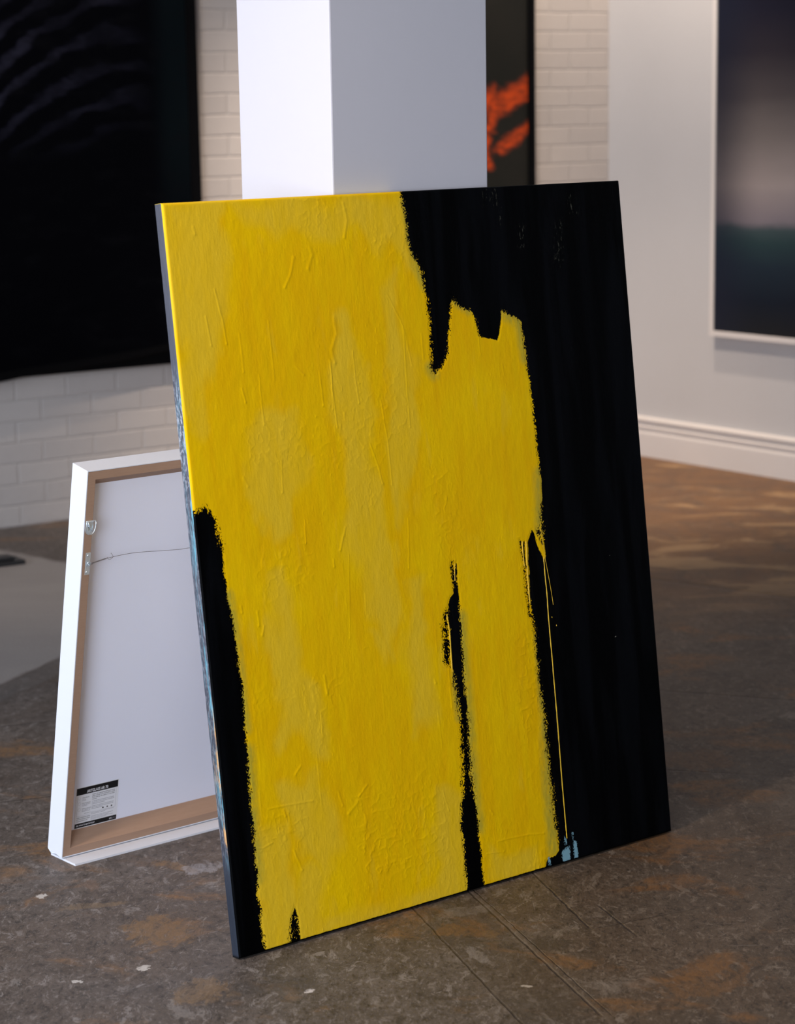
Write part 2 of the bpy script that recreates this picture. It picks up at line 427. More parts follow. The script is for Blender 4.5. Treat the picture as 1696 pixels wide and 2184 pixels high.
# left wall's window lets daylight in; front wall's is added to light the canvas
def window_wall(name, P0, length, rot, w0, w1, wz0, wz1, idx):
    m = MB()
    m.box(0, w0, 0, 0.2, -0.15, CEIL + 0.15); m.box(w1, length, 0, 0.2, -0.15, CEIL + 0.15)
    m.box(w0, w1, 0, 0.2, -0.15, wz0); m.box(w0, w1, 0, 0.2, wz1, CEIL + 0.15)
    o_ = m.build(name, white_wall); o_.location = P0; o_.rotation_euler = (0, 0, rot); tag(o_, kind='structure')
    m = MB(); t_ = 0.05
    m.box(w0, w1, 0.06, 0.12, wz0, wz0 + t_); m.box(w0, w1, 0.06, 0.12, wz1 - t_, wz1)
    nb = 3
    for i in range(nb + 1):
        x = w0 + (w1 - w0 - t_) * i / nb
        m.box(x, x + t_, 0.06, 0.12, wz0 + t_, wz1 - t_)
    o2 = m.build('window_%d' % idx, trim_white); o2.location = P0; o2.rotation_euler = (0, 0, rot); tag(o2, kind='structure')
# left wall: local x runs +y in the world, outside is -x
window_wall('wall_left', (LEFTX, BACKY, 0), PL.y - BACKY, math.pi / 2, BACKY * -1 + 1.0 - 2.35, BACKY * -1 + 1.0 + 2.35, 0.45, 2.85, 1)
# front wall behind the camera: local x runs -x in the world, outside is -y
window_wall('wall_front', (RIGHTX, BACKY, 0), RIGHTX - LEFTX, math.pi, RIGHTX + 2.6 - 1.95, RIGHTX + 2.6 + 1.95, 0.45, 2.85, 2)

# ------------------------------------------------------------------ the leaning painting
P_B0 = Vector((-0.2918, 3.754, 0.0)); P_YAW, P_LEAN = 0.6757252, 0.1218319
PW, PH, PT = 1.05258, 1.28780, 0.02252
BLK = [[(500.0,1298.8),(508.4,1287.7),(510.0,1266.6),(514.1,1245.1),(514.8,1223.6),(515.0,1199.1),(519.2,1177.4),(532.3,1159.8),(539.1,1142.5),(544.1,1117.4),(546.4,1092.6),(547.1,1070.8),(546.9,1049.1),(546.4,1024.3),(545.5,1002.6),(547.0,988.5),(540.6,975.0),(541.7,960.9),(551.6,958.5),(564.8,966.7),(578.8,981.8),(584.6,996.3),(588.4,1021.1),(593.3,1045.7),(597.6,1064.1),(602.8,1080.9),(609.3,1090.8),(614.9,1078.6),(626.4,1070.9),(642.3,1065.7),(652.0,1059.6),(657.2,1050.5),(659.9,1037.6),(661.3,1021.7),(664.9,1016.7),(686.1,1010.3),(705.8,1005.6),(710.6,1018.0),(717.1,1036.6),(721.0,1055.4),(723.7,1060.9),(737.6,1051.6),(751.7,1044.3),(763.9,1037.9),(767.6,1032.9),(769.6,1013.5),(770.9,987.7),(772.6,965.0),(773.0,942.4),(776.4,922.8),(777.2,903.3),(778.9,880.5),(779.7,857.8),(780.5,838.3),(779.7,812.4),(780.9,792.8),(782.1,773.1),(781.6,753.6),(784.5,740.3),(784.8,720.7),(781.8,694.9),(777.7,682.3),(772.9,666.6),(773.1,650.2),(777.3,656.1),(777.0,639.5),(779.0,615.5),(778.1,588.3),(774.5,585.2),(769.0,597.9),(759.2,618.2),(756.9,630.3),(755.3,638.8),(750.1,645.4),(742.0,633.5),(738.3,623.3),(736.4,611.8),(735.1,593.0),(733.5,560.1),(732.2,527.1),(731.2,496.4),(733.1,474.8),(734.0,455.6),(734.4,436.5),(734.7,417.3),(734.7,395.8),(734.5,372.0),(735.5,350.3),(736.4,330.9),(738.4,306.6),(742.1,305.2),(742.1,283.5),(741.2,242.8),(742.7,211.1),(742.9,179.7),(742.9,145.8),(742.7,121.6),(743.7,97.1),(746.0,72.4),(748.9,52.3),(748.0,28.1),(738.0,20.0),(724.3,18.7),(715.8,14.5),(711.4,4.5),(708.3,-3.3),(707.5,-15.1),(1058.8,-17.8),(1085.9,-14.1),(1065.2,1300.5)],[(548.7,613.0),(545.5,611.1),(544.3,600.9),(546.2,586.8),(546.4,573.0),(544.8,554.7),(536.4,546.8),(530.4,533.8),(526.8,520.5),(527.2,506.6),(528.6,488.0),(528.8,469.4),(528.4,446.3),(527.3,421.0),(529.4,411.4),(529.9,390.4),(531.1,367.0),(532.5,343.5),(534.2,324.5),(534.4,301.1),(531.9,279.8),(531.6,258.9),(529.5,235.9),(528.0,212.7),(527.3,191.7),(524.0,171.3),(518.2,163.1),(514.6,145.1),(513.6,126.5),(514.9,107.4),(515.5,86.1),(515.1,67.3),(514.2,39.2),(513.5,20.4),(513.2,-3.1),(511.2,-12.1),(557.2,-10.9),(555.7,2.5),(555.0,18.1),(555.9,46.4),(555.0,70.3),(554.7,98.8),(555.0,127.2),(553.8,148.7),(550.9,175.2),(548.9,194.5),(548.6,218.0),(550.1,243.6),(551.3,266.8),(553.5,301.5),(553.3,325.0),(554.0,344.3),(554.4,367.6),(553.2,391.1),(553.8,414.3),(553.5,437.6),(554.2,460.7),(555.4,483.7),(556.0,506.8),(556.9,529.8),(558.1,548.2),(557.3,566.8),(557.7,585.2),(559.5,605.7),(557.9,609.4),(555.4,604.0),(553.2,590.4),(551.2,590.7),(551.5,609.1)],[(520.7,522.4),(516.9,510.5),(513.7,490.3),(511.6,467.6),(510.3,444.7),(511.6,430.1),(516.8,423.3),(521.4,422.0),(522.9,442.6),(524.7,465.5),(525.1,488.5),(524.0,504.8),(522.4,518.9)],[(718.3,631.9),(717.0,626.2),(718.4,614.2),(718.9,602.3),(719.7,590.4),(721.6,590.2),(721.7,602.0),(721.2,616.2),(720.9,629.9)],[(725.9,627.3),(723.9,599.3),(723.1,575.8),(722.7,559.3),(722.8,538.0),(723.4,516.6),(723.4,497.6),(724.1,484.5),(726.6,484.1),(726.8,497.1),(728.0,518.3),(727.9,542.0),(727.3,561.0),(726.5,575.3),(728.2,598.7),(730.4,625.6),(728.5,628.2)],[(764.6,647.8),(760.8,642.8),(762.1,634.8),(766.5,631.4),(770.9,636.8),(770.6,645.1)],[(766.6,632.6),(769.7,631.5),(774.3,616.2),(774.9,613.7),(771.4,618.9)],[(-8.3,776.1),(4.2,773.0),(12.7,775.1),(23.7,777.7),(30.8,772.3),(36.9,760.6),(42.0,744.1),(45.0,729.9),(47.8,713.7),(49.4,697.5),(48.7,681.7),(48.6,665.8),(49.5,649.8),(49.7,627.8),(50.9,613.7),(53.2,601.3),(55.5,585.0),(55.9,564.9),(57.1,546.6),(57.7,524.4),(58.4,502.2),(60.3,485.8),(61.4,467.4),(61.6,447.2),(60.8,427.2),(60.6,407.0),(59.6,384.9),(58.6,395.4),(58.1,379.4),(58.6,359.0),(57.1,335.0),(56.1,314.9),(56.0,294.6),(55.8,274.3),(55.0,254.1),(54.7,233.8),(54.4,213.5),(54.6,193.0),(53.6,176.9),(53.1,160.6),(52.6,140.3),(50.1,120.3),(49.4,100.0),(50.3,79.3),(50.9,54.4),(50.2,34.0),(52.3,12.9),(54.4,-2.1),(33.3,-17.5),(-19.4,-10.3),(-19.7,26.5),(-33.7,452.7)],[(124.4,63.5),(117.9,50.9),(113.2,39.5),(109.6,23.8),(107.4,9.7),(105.9,-4.5),(116.6,-7.1),(127.9,-5.7),(129.6,10.6),(128.6,27.5),(127.9,44.3)]]
DRY = [([(512.5,1287.9),(515.8,1199.1),(527.7,1164.7),(544.7,1105.0),(546.3,1033.6),(543.0,971.7)],14,7),([(542.8,987.3),(547.6,958.9),(564.6,965.2),(584.3,993.2),(593.3,1045.7),(605.1,1082.4)],12,6),([(609.0,1088.3),(642.7,1068.8),(660.2,1040.8),(662.2,1021.7)],10,5),([(723.6,1060.0),(765.8,1036.2)],9,4),([(769.6,1013.5),(776.3,903.4),(778.1,806.1),(780.8,753.7)],9,5),([(778.2,677.3),(777.5,630.0)],14,8),([(739.2,478.6),(738.5,431.0),(737.7,383.4),(738.5,335.4),(737.8,287.5),(740.6,242.9),(743.4,169.9),(743.1,97.3),(748.4,59.7)],16,9),([(548.6,611.8),(549.4,567.9)],6,6),([(520.0,521.6),(511.7,426.0)],12,11),([(558.4,529.6),(557.7,460.1),(552.9,367.8)],8,7),([(531.9,394.7),(532.7,324.8),(533.4,305.2),(529.8,235.8),(525.9,189.7)],12,10),([(553.4,321.0),(554.4,277.9),(549.3,208.5),(552.0,179.7)],12,9),([(557.4,147.9),(555.3,77.4),(556.1,6.0)],8,5),([(517.4,156.2),(513.7,86.5),(510.0,16.5)],10,7),([(720.3,628.1),(720.7,590.3)],4,3),([(723.7,575.7),(724.8,490.3)],7,8),([(4.2,772.6),(23.6,777.1),(36.2,754.8),(47.3,709.7)],12,9),([(48.7,681.7),(51.1,603.6),(56.8,532.6),(59.0,431.5),(58.8,370.8)],10,4),([(56.9,355.3),(51.8,214.1),(49.2,112.4),(51.8,13.0)],11,5.5),([(114.2,35.1),(108.6,-1.0)],12,11),([(127.7,42.3),(129.4,14.8)],4,4)]
GREEN = [([(777.9,747.6),(775.8,692.4)],10,8),([(772.5,682.8),(771.3,645.0)],10,8),([(741.4,442.5),(738.5,335.4),(736.6,263.7)],7,7),([(740.4,255.0),(734.4,147.5),(735.6,74.6),(732.8,36.3)],13,8),([(558.6,506.4),(555.3,414.0),(556.1,343.9),(554.4,277.9),(552.5,184.3),(556.3,112.7)],10,10),([(530.3,406.6),(529.8,325.3)],5,6),([(53.5,623.3),(60.3,522.0),(61.2,390.7)],6,8),([(61.6,354.4),(56.6,233.4),(54.0,131.8)],8,9),([(513.9,1266.5),(526.6,1155.5),(542.1,1117.6)],6,8),([(536.6,969.1),(547.2,955.8)],8,8),([(611.5,1085.0),(642.3,1065.7)],7,6),([(725.2,1055.1),(761.3,1034.9),(770.9,968.4)],9,8)]
PALE = [[(-0.7,1288.1),(508.4,1287.7),(522.8,1134.8),(488.0,1162.0),(440.8,1214.4),(380.0,1233.8),(336.9,1219.6),(279.0,1246.7),(236.2,1224.6),(215.3,1257.6),(162.6,1267.8),(127.8,1267.8),(121.3,1214.6),(101.2,1199.9),(76.4,1075.6),(40.1,920.8),(5.5,924.3)],[(332.5,1081.0),(358.2,1095.6),(373.3,1003.7),(385.8,844.3),(405.2,648.2),(399.1,461.6),(348.1,529.4),(333.8,657.9),(323.7,809.5),(322.8,975.0)],[(128.8,911.9),(222.0,943.2),(237.3,819.2),(197.6,701.1),(163.0,705.7),(124.0,791.7)],[(140.5,643.5),(165.0,640.0),(196.0,478.4),(222.4,356.9),(226.5,305.6),(132.6,373.5),(130.7,522.2)],[(444.8,1114.6),(484.1,1128.8),(486.6,876.0),(445.1,710.9),(433.0,881.4)],[(442.9,600.3),(478.7,578.0),(467.8,346.2),(431.3,318.1),(422.5,474.9)],[(120.8,276.3),(204.3,293.1),(243.2,183.8),(201.7,99.5),(153.4,127.2)],[(41.6,77.7),(203.6,116.0),(182.6,27.4),(319.4,20.8),(522.5,44.6),(517.4,1.2),(46.2,-6.7)],[(466.0,189.3),(521.1,178.0),(519.5,18.5),(440.2,19.0)],[(569.5,52.0),(700.4,59.5),(711.9,2.2),(563.4,-0.4)],[(344.1,496.1),(387.2,497.7),(371.6,457.6),(351.6,469.4)],[(55.4,190.6),(112.9,211.4),(118.7,93.1),(52.2,41.9)]]
BLUE = [[(764.3,28.2),(775.9,29.8),(775.9,-0.6),(757.9,1.5),(754.4,21.8)],[(786.5,37.3),(796.4,32.2),(796.4,0.3),(785.5,-0.2)],[(766.0,49.1),(769.9,42.9),(768.3,34.6),(765.2,36.5)],[(718.8,18.7),(720.2,2.6),(724.5,4.0),(723.0,19.0)],[(785.2,54.2),(789.4,53.3),(787.2,42.8)]]
DRIP = [([(773.9,591.3),(773.5,554.4),(774.4,520.9),(773.2,482.9),(773.0,439.8),(773.4,401.4),(773.2,358.2),(773.2,324.5),(772.9,285.9),(772.8,242.4),(773.2,302.0),(772.6,261.1),(772.0,207.9),(771.4,152.2),(771.3,103.6),(771.4,62.1),(771.5,46.2)],1.3),([(772.8,644.8),(774.5,618.5),(777.7,584.8),(782.0,553.2),(786.1,519.2),(787.7,497.4)],0.45),([(781.0,475.7),(782.1,473.6)],1.0),([(791.3,458.5),(791.6,455.6)],0.8),([(733.6,626.3),(732.9,614.6),(729.8,560.7),(729.4,508.6)],1.8),([(525.6,518.4),(528.6,488.0),(527.0,441.9),(526.2,412.0)],1.6),([(723.7,627.6),(723.3,599.4),(723.9,580.4)],1.2),([(554.8,608.7),(551.9,576.8)],0.7)]
RIDGE = [([(128.4,1062.4),(129.2,996.7)],1.2),([(160.7,989.5),(159.6,936.6),(161.1,904.0)],1.2),([(313.8,1003.2),(313.7,946.0),(316.4,883.8)],1.4),([(316.4,1000.0),(310.8,916.1)],1.2),([(366.5,1014.0),(366.4,965.4),(369.6,921.1)],1.2),([(457.0,1104.6),(485.7,1047.4),(481.6,946.0),(479.4,867.2)],1.1),([(486.9,1041.2),(497.2,977.1)],1.0),([(189.6,838.7),(185.1,784.0)],1.2),([(385.2,847.7),(399.4,803.1),(405.6,773.1)],1.2),([(419.3,920.9),(425.8,843.4),(426.8,769.1)],1.2),([(63.8,1096.2),(68.9,1046.8)],1.3),([(294.2,1198.6),(297.6,1186.6),(286.3,1163.5)],4),([(257.3,1184.4),(246.3,1154.1),(232.9,1134.2)],3),([(331.8,1073.9),(334.2,1046.7),(319.3,1017.8),(324.3,996.3)],4),([(56.3,1245.6),(58.3,1234.1)],3),([(376.5,1272.2),(380.5,1242.0),(371.3,1212.5)],3),([(238.3,997.6),(254.9,981.3)],2),([(122.3,969.5),(126.6,945.7)],2),([(86.8,1140.7),(97.1,1082.2),(99.9,1047.2)],1.6),([(288.9,984.3),(291.0,924.0)],1.4),([(107.4,818.4),(114.5,802.8)],3),([(226.5,730.6),(224.1,690.1)],1.3),([(314.8,657.3),(299.8,510.9)],0.9),([(313.1,707.2),(296.7,668.0)],2.2),([(108.5,587.9),(107.9,562.8)],2),([(118.8,561.1),(113.2,545.7)],2),([(236.2,453.8),(238.8,422.3)],3),([(280.8,653.7),(280.6,641.3)],2),([(75.0,602.0),(75.9,589.9)],2),([(134.5,161.2),(147.7,124.0)],2.2),([(89.9,244.9),(139.4,242.9),(184.5,239.8)],1.5),([(165.9,305.6),(153.1,293.7)],2.5),([(55.3,182.7),(69.6,179.5),(90.1,185.3)],1.6),([(282.4,217.6),(259.6,201.3)],3),([(306.7,244.4),(286.2,227.4)],2),([(241.5,244.9),(248.6,218.2)],2),([(121.1,236.3),(123.5,224.5)],2),([(478.9,199.2),(486.9,160.2)],1.0),([(598.4,77.5),(629.5,76.8),(676.4,73.9),(714.0,68.3)],1.6),([(568.6,60.2),(611.4,55.6)],1.2),([(587.1,139.4),(592.3,131.2)],2.5),([(688.9,72.4),(691.0,35.7),(682.5,3.7)],1.0),([(456.0,704.0),(447.5,615.6)],1.1),([(482.3,403.2),(484.7,398.2)],2.5)]
GLINT = [([(705.8,1286.7),(704.6,1258.5)],10),([(726.8,1285.9),(725.2,1254.5)],10),([(792.2,1207.1),(784.6,1178.8)],9),([(888.9,1212.1),(876.3,1141.7)],12),([(741.3,1247.5),(740.1,1219.1)],3),([(923.2,1259.1),(925.0,1236.4)],12)]

def sd_poly(X, Z, poly, pad=30.0):
    P = np.array(poly, float)
    x0, z0 = P.min(0) - pad; x1, z1 = P.max(0) + pad
    res = np.full(X.shape, -pad)
    sel = (X >= x0) & (X <= x1) & (Z >= z0) & (Z <= z1)
    x, z = X[sel], Z[sel]
    d2 = np.full(x.shape, 1e9); ins = np.zeros(x.shape, bool)
    Q = np.roll(P, -1, 0)
    for (ax, az), (bx, bz) in zip(P, Q):
        ex, ez = bx - ax, bz - az; L = ex * ex + ez * ez + 1e-9
        t = np.clip(((x - ax) * ex + (z - az) * ez) / L, 0, 1)
        d2 = np.minimum(d2, (x - ax - t * ex) ** 2 + (z - az - t * ez) ** 2)
        if az != bz:
            c_ = ((az > z) != (bz > z)) & (x < ex * (z - az) / (bz - az) + ax)
            ins ^= c_
    d = np.sqrt(d2); d[~ins] *= -1
    res[sel] = np.maximum(d, -pad)
    return res
def d_line(X, Z, pts, pad):
    P = np.array(pts, float); x0, z0 = P.min(0) - pad; x1, z1 = P.max(0) + pad
    res = np.full(X.shape, 1e3)
    sel = (X >= x0) & (X <= x1) & (Z >= z0) & (Z <= z1)
    x, z = X[sel], Z[sel]; d2 = np.full(x.shape, 1e6)
    for (ax, az), (bx, bz) in zip(P[:-1], P[1:]):
        ex, ez = bx - ax, bz - az; L = ex * ex + ez * ez + 1e-9
        t = np.clip(((x - ax) * ex + (z - az) * ez) / L, 0, 1)
        d2 = np.minimum(d2, (x - ax - t * ex) ** 2 + (z - az - t * ez) ** 2)
    res[sel] = np.sqrt(d2)
    return res
def sstep(a, b, x):
    t = np.clip((x - a) / (b - a), 0, 1); return t * t * (3 - 2 * t)
def vnoise(X, Z, sx, sz, seed):
    r = np.random.RandomState(seed); G = r.rand(512, 512)
    u, v = X / sx + 7.3, Z / sz + 3.1
    i, j = np.floor(u).astype(int), np.floor(v).astype(int)
    fu, fv = u - i, v - j; fu = fu * fu * (3 - 2 * fu); fv = fv * fv * (3 - 2 * fv)
    g = lambda a, b: G[a % 512, b % 512]
    return (g(i, j) * (1 - fu) + g(i + 1, j) * fu) * (1 - fv) + (g(i, j + 1) * (1 - fu) + g(i + 1, j + 1) * fu) * fv

STEP = 1.4
nx = int(round(PW * 1000 / STEP)) + 1; nz = int(round(PH * 1000 / STEP)) + 1
gx = np.linspace(0, PW * 1000, nx); gz = np.linspace(0, PH * 1000, nz)
X, Z = np.meshgrid(gx, gz)               # rows = z
wx = (vnoise(X, Z, 9, 9, 1) - .5) * 3 + (vnoise(X, Z, 4, 4, 2) - .5) * 1.6
wz = (vnoise(X, Z, 9, 9, 3) - .5) * 3
sdb = np.full(X.shape, -30.0)
for p_ in BLK:
    small = len(p_) < 14
    kx = 0.25 if small else 0.7
    sdb = np.maximum(sdb, sd_poly(X + wx * kx, Z + wz * kx, p_))
dry = np.full(X.shape, 0.8)
for pts, r_, a_ in DRY:
    dry = np.maximum(dry, a_ * sstep(r_ * 1.7, r_ * 0.6, d_line(X, Z, pts, r_ * 2)))
green = np.zeros(X.shape)
for pts, r_, s_ in GREEN:
    green = np.maximum(green, sstep(r_ + s_ * 1.4, max(r_ - s_, 0), d_line(X, Z, pts, r_ + s_ * 2)))
pale = np.zeros(X.shape)
pwx = (vnoise(X, Z, 45, 70, 5) - .5) * 45 + (vnoise(X, Z, 14, 22, 6) - .5) * 16; pwz = (vnoise(X, Z, 45, 70, 7) - .5) * 60
for p_ in PALE:
    pale = np.maximum(pale, sstep(-17, 12, sd_poly(X + pwx, Z + pwz, p_, 30)))
blue = np.full(X.shape, -30.0)
for p_ in BLUE: blue = np.maximum(blue, sd_poly(X, Z, p_, 30))
glint = np.zeros(X.shape)
for pts, r_ in GLINT: glint = np.maximum(glint, sstep(r_ * 1.6, 0, d_line(X, Z, pts, r_ * 2)))
# relief of the paint, in mm, towards the viewer
rn1 = vnoise(X, Z, 16, 30, 11); rn2 = vnoise(X, Z, 6, 14, 12); rn3 = vnoise(X, Z, 3.2, 5, 13)
crag = sstep(0.62, 0.95, vnoise(X, Z, 80, 110, 14)) + sstep(520, 100, Z) * 0.45
H = 0.35 * rn1 + 0.22 * rn2 + 0.10 * rn3
H += crag * (1 - np.abs(vnoise(X + wx * 3, Z + wz * 3, 11, 17, 15) - .5) * 2) ** 7 * 0.45
H += crag * (1 - np.abs(vnoise(X, Z, 26, 9, 16) - .5) * 2) ** 9 * 0.22
yel = sstep(-2, -4, sdb)
for pts, r_ in RIDGE:
    d = d_line(X + (rn2 - .5) * 1.5, Z, pts, r_ * 3 + 3)
    H += np.exp(-(d / (r_ * 0.9)) ** 2) * min(0.55, 0.30 * r_ + 0.12)
    ex, ez = pts[-1]
    H += np.exp(-(((X - ex) ** 2 + (Z - ez) ** 2) / (1.6 + r_ * .3) ** 2)) * 0.35
rs = np.random.RandomState(5)
for k in range(45):                       # further small runs and pimples in the yellow
    cx_, cz_ = rs.uniform(40, 720), rs.uniform(60, 1230)
    L_ = rs.uniform(8, 110) if rs.rand() < 0.45 else rs.uniform(1, 4)
    r_ = rs.uniform(0.9, 1.7)
    pts = [(cx_, cz_), (cx_ + rs.uniform(-3, 3), cz_ - L_)]
    H += np.exp(-(d_line(X, Z, pts, 6) / r_) ** 2) * rs.uniform(0.15, 0.40) * yel
pim = vnoise(X, Z, 4.2, 5.5, 21); clus = vnoise(X, Z, 60, 80, 22)
H += sstep(0.86, 1.0, pim) * sstep(0.35, 0.75, clus) * 0.38
H = H * (0.55 + 0.45 * yel)
# the yellow layer is a skin over the black
H += 0.25 * yel
# soft shoulders where the canvas turns over the stretcher
RAD = 3.5
de = np.minimum(np.minimum(X, PW * 1000 - X), np.minimum(Z, PH * 1000 - Z))
sh = np.where(de < RAD, RAD - np.sqrt(np.maximum(RAD ** 2 - (RAD - de) ** 2, 0)), 0)
Y = -PT * 1000 + sh - H * sstep(0, 5, de) + 0.4
co = np.stack([X, Y, Z], -1).reshape(-1, 3) / 1000
idx = np.arange(nx * nz).reshape(nz, nx)
quads = np.stack([idx[:-1, :-1], idx[:-1, 1:], idx[1:, 1:], idx[1:, :-1]], -1).reshape(-1, 4)
A4 = np.stack([sdb, dry, pale, green], -1).reshape(-1, 4)
B4 = np.stack([blue, glint, yel, np.zeros_like(blue)], -1).reshape(-1, 4)
nfront = len(co)
# turned-over sides (left, right, top, bottom)
ring = np.concatenate([idx[0, :], idx[1:, -1], idx[-1, -2::-1], idx[-2:0:-1, 0]])
bk = co[ring].copy(); bk[:, 1] = 0.0
bow = np.where(bk[:, 0] < 1e-6, -0.0012 * np.sin(np.pi * bk[:, 2] / PH), 0); bk[:, 0] += bow
midr = co[ring].copy(); midr[:, 1] = -PT * 0.5; midr[:, 0] += bow * 0.6
co = np.concatenate([co, midr, bk]); nr = len(ring)
i0 = ring; i1 = nfront + np.arange(nr); i2 = i1 + nr
sq = np.concatenate([np.stack([np.roll(i0, -1), i0, i1, np.roll(i1, -1)], -1), np.stack([np.roll(i1, -1), i1, i2, np.roll(i2, -1)], -1)])
A4 = np.concatenate([A4, A4[ring], A4[ring]]); B4 = np.concatenate([B4, B4[ring], B4[ring]])
faces = np.concatenate([quads, sq]); fm = np.concatenate([np.zeros(len(quads), int), np.ones(len(sq), int)])
# yellow runs over the black: thin raised ribbons
ev, ef = [], []
for pts, w_ in DRIP:
    P = np.array(pts, float)
    if len(P) > 2:
        t = np.arange(len(P)); tt = np.linspace(0, len(P) - 1, (len(P) - 1) * 6 + 1)
        P = np.stack([np.interp(tt, t, P[:, 0]), np.interp(tt, t, P[:, 1])], -1)
    tan = np.gradient(P, axis=0); tan /= np.linalg.norm(tan, axis=1)[:, None] + 1e-9
    nrm = np.stack([-tan[:, 1], tan[:, 0]], -1)
    ww = w_ * (0.9 + 0.25 * np.sin(np.arange(len(P)) * 1.7)); ww[0] *= .4; ww[-1] *= 1.05
    yb = -PT * 1000 - 0.15
    st = len(co) + len(ev)
    for i in range(len(P)):
        for a_ in np.linspace(-1, 1, 5):
            q = P[i] + nrm[i] * a_ * ww[i]
            ev.append((q[0] / 1000, (yb + 0.35 - (w_ * 0.45 + .35) * math.sqrt(max(0, 1 - a_ * a_))) / 1000, q[1] / 1000))
    for i in range(len(P) - 1):
        for k in range(4):
            a0 = st + i * 5 + k
            ef.append((a0, a0 + 1, a0 + 6, a0 + 5))
ev = np.array(ev); ef = np.array(ef)
co = np.concatenate([co, ev]); faces = np.concatenate([faces, ef]); fm = np.concatenate([fm, np.full(len(ef), 2)])
A4 = np.concatenate([A4, np.zeros((len(ev), 4))]); B4 = np.concatenate([B4, np.zeros((len(ev), 4))])
me = bpy.data.meshes.new('canvas')
me.vertices.add(len(co)); me.vertices.foreach_set('co', co.astype(np.float32).ravel())
me.loops.add(len(faces) * 4); me.loops.foreach_set('vertex_index', faces.astype(np.int32).ravel())
me.polygons.add(len(faces)); me.polygons.foreach_set('loop_start', (np.arange(len(faces)) * 4).astype(np.int32))
me.polygons.foreach_set('loop_total', np.full(len(faces), 4, np.int32))
me.polygons.foreach_set('material_index', fm.astype(np.int32))
me.polygons.foreach_set('use_smooth', np.ones(len(faces), bool))
me.update(calc_edges=True)
for nm, arr in (('paint_a', A4), ('paint_b', B4)):
    at = me.attributes.new(nm, 'FLOAT_COLOR', 'POINT'); at.data.foreach_set('color', arr.astype(np.float32).ravel())

def yellow_nodes(s, pale_s, o):
    strk = s.noise(s.map(o, (14, 1, 2.6)), 2.0, 6, 0.6, 0.4)
    cloud = s.noise(s.map(o, (1, 1, 0.6)), 7, 5, 0.55, 0.3)
    wv = s.noise(o, 260, 3, 0.6)
    gold = s.mix(s.sstep(strk, 0.35, 0.66), (0.85, 0.515, 0.0004), (0.83, 0.465, 0.0002))
    gold = s.mix(s.sstep(cloud, 0.50, 0.66, 0.0, 0.7), gold, (0.88, 0.56, 0.0006))
    pl = s.mix(strk, (0.78, 0.49, 0.012), (0.82, 0.53, 0.024))
    pm = s.math('MAXIMUM', pale_s, s.sstep(s.math('ADD', s.math('MULTIPLY', strk, 0.6), s.math('MULTIPLY', cloud, 0.5)), 0.62, 0.70, 0.0, 0.40))
    pm = s.math('MULTIPLY', pm, s.sstep(strk, 0.25, 0.6, 0.55, 1.0))
    c = s.mix(pm, gold, pl)
    return c, strk, wv
s = SH('painted canvas face'); o = s.obj()
aA = s.node('ShaderNodeAttribute', attribute_name='paint_a'); aB = s.node('ShaderNodeAttribute', attribute_name='paint_b')
a0, a1, a2 = s.sep(aA.outputs['Vector'])[0:3]; a3 = aA.outputs['Alpha']
b0, b1, b2 = s.sep(aB.outputs['Vector'])[0:3]
yc, strk, wv = yellow_nodes(s, a2, o)
sp1 = s.noise(s.map(o, (1, 1, 0.75), rot=(0, 0.35, 0)), 430, 3, 0.6)
sp2 = s.noise(s.map(o, (1, 1, 0.35), rot=(0, -0.5, 0)), 120, 3, 0.6)
spn = s.math('ADD', s.math('MULTIPLY', s.math('SUBTRACT', sp1, 0.5), 5.0), s.math('MULTIPLY', s.math('SUBTRACT', sp2, 0.5), 2.4))
sd = s.math('ADD', a0, s.math('MULTIPLY', a1, spn))
blk = s.sstep(sd, -0.8, 0.8)
gn = s.noise(s.map(o, (1, 1, 0.4)), 90, 4, 0.65)
gm = s.math('MULTIPLY', a3, s.sstep(gn, 0.25, 0.62, 0.25, 1.0))
yc = s.mix(s.math('MULTIPLY', gm, 0.65), yc, (0.30, 0.30, 0.045))
bs = s.noise(s.map(o, (12, 1, 1.3)), 1.6, 6, 0.6, 0.5)
bc = s.mix(s.sstep(bs, 0.40, 0.64), (0.0004, 0.0005, 0.0007), (0.0022, 0.0026, 0.0036))
gsp = s.noise(s.map(o, (1, 1, 0.35)), 240, 5, 0.7)
bc = s.mix(s.math('MULTIPLY', b1, s.sstep(gsp, 0.56, 0.66)), bc, (0.060, 0.058, 0.045))
bf = s.noise(o, 55, 2, 0.5)
bc = s.mix(s.sstep(bf, 0.80, 0.815), bc, (0.30, 0.28, 0.22))
c = s.mix(blk, yc, bc)
bsd = s.math('ADD', b0, s.math('MULTIPLY', spn, 2.2))
c = s.mix(s.sstep(bsd, -0.4, 0.6), c, (0.20, 0.37, 0.44))
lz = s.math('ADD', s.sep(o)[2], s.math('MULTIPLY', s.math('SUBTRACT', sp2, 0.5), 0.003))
c = s.mix(s.sstep(lz, 0.0042, 0.0030), c, (0.0006, 0.0008, 0.0012))  # dark strip where the yellow ends, with the shade beneath the edge painted in
fineh = s.math('ADD', s.math('MULTIPLY', wv, 0.35), s.math('MULTIPLY', s.noise(s.map(o, (30, 1, 5)), 10, 5, 0.6), 0.65))
canvas_face = s.out(c, s.sstep(blk, 0, 1, 0.48, 0.42), s.sstep(blk, 0, 1, 0.08, 0.035), s.bump(fineh, 0.5, 0.0009))
s = SH('yellow paint run'); o = s.obj()
canvas_run = s.out(s.mix(s.noise(o, 40, 3), (0.66, 0.40, 0.008), (0.72, 0.46, 0.02)), 0.4, 0.35)
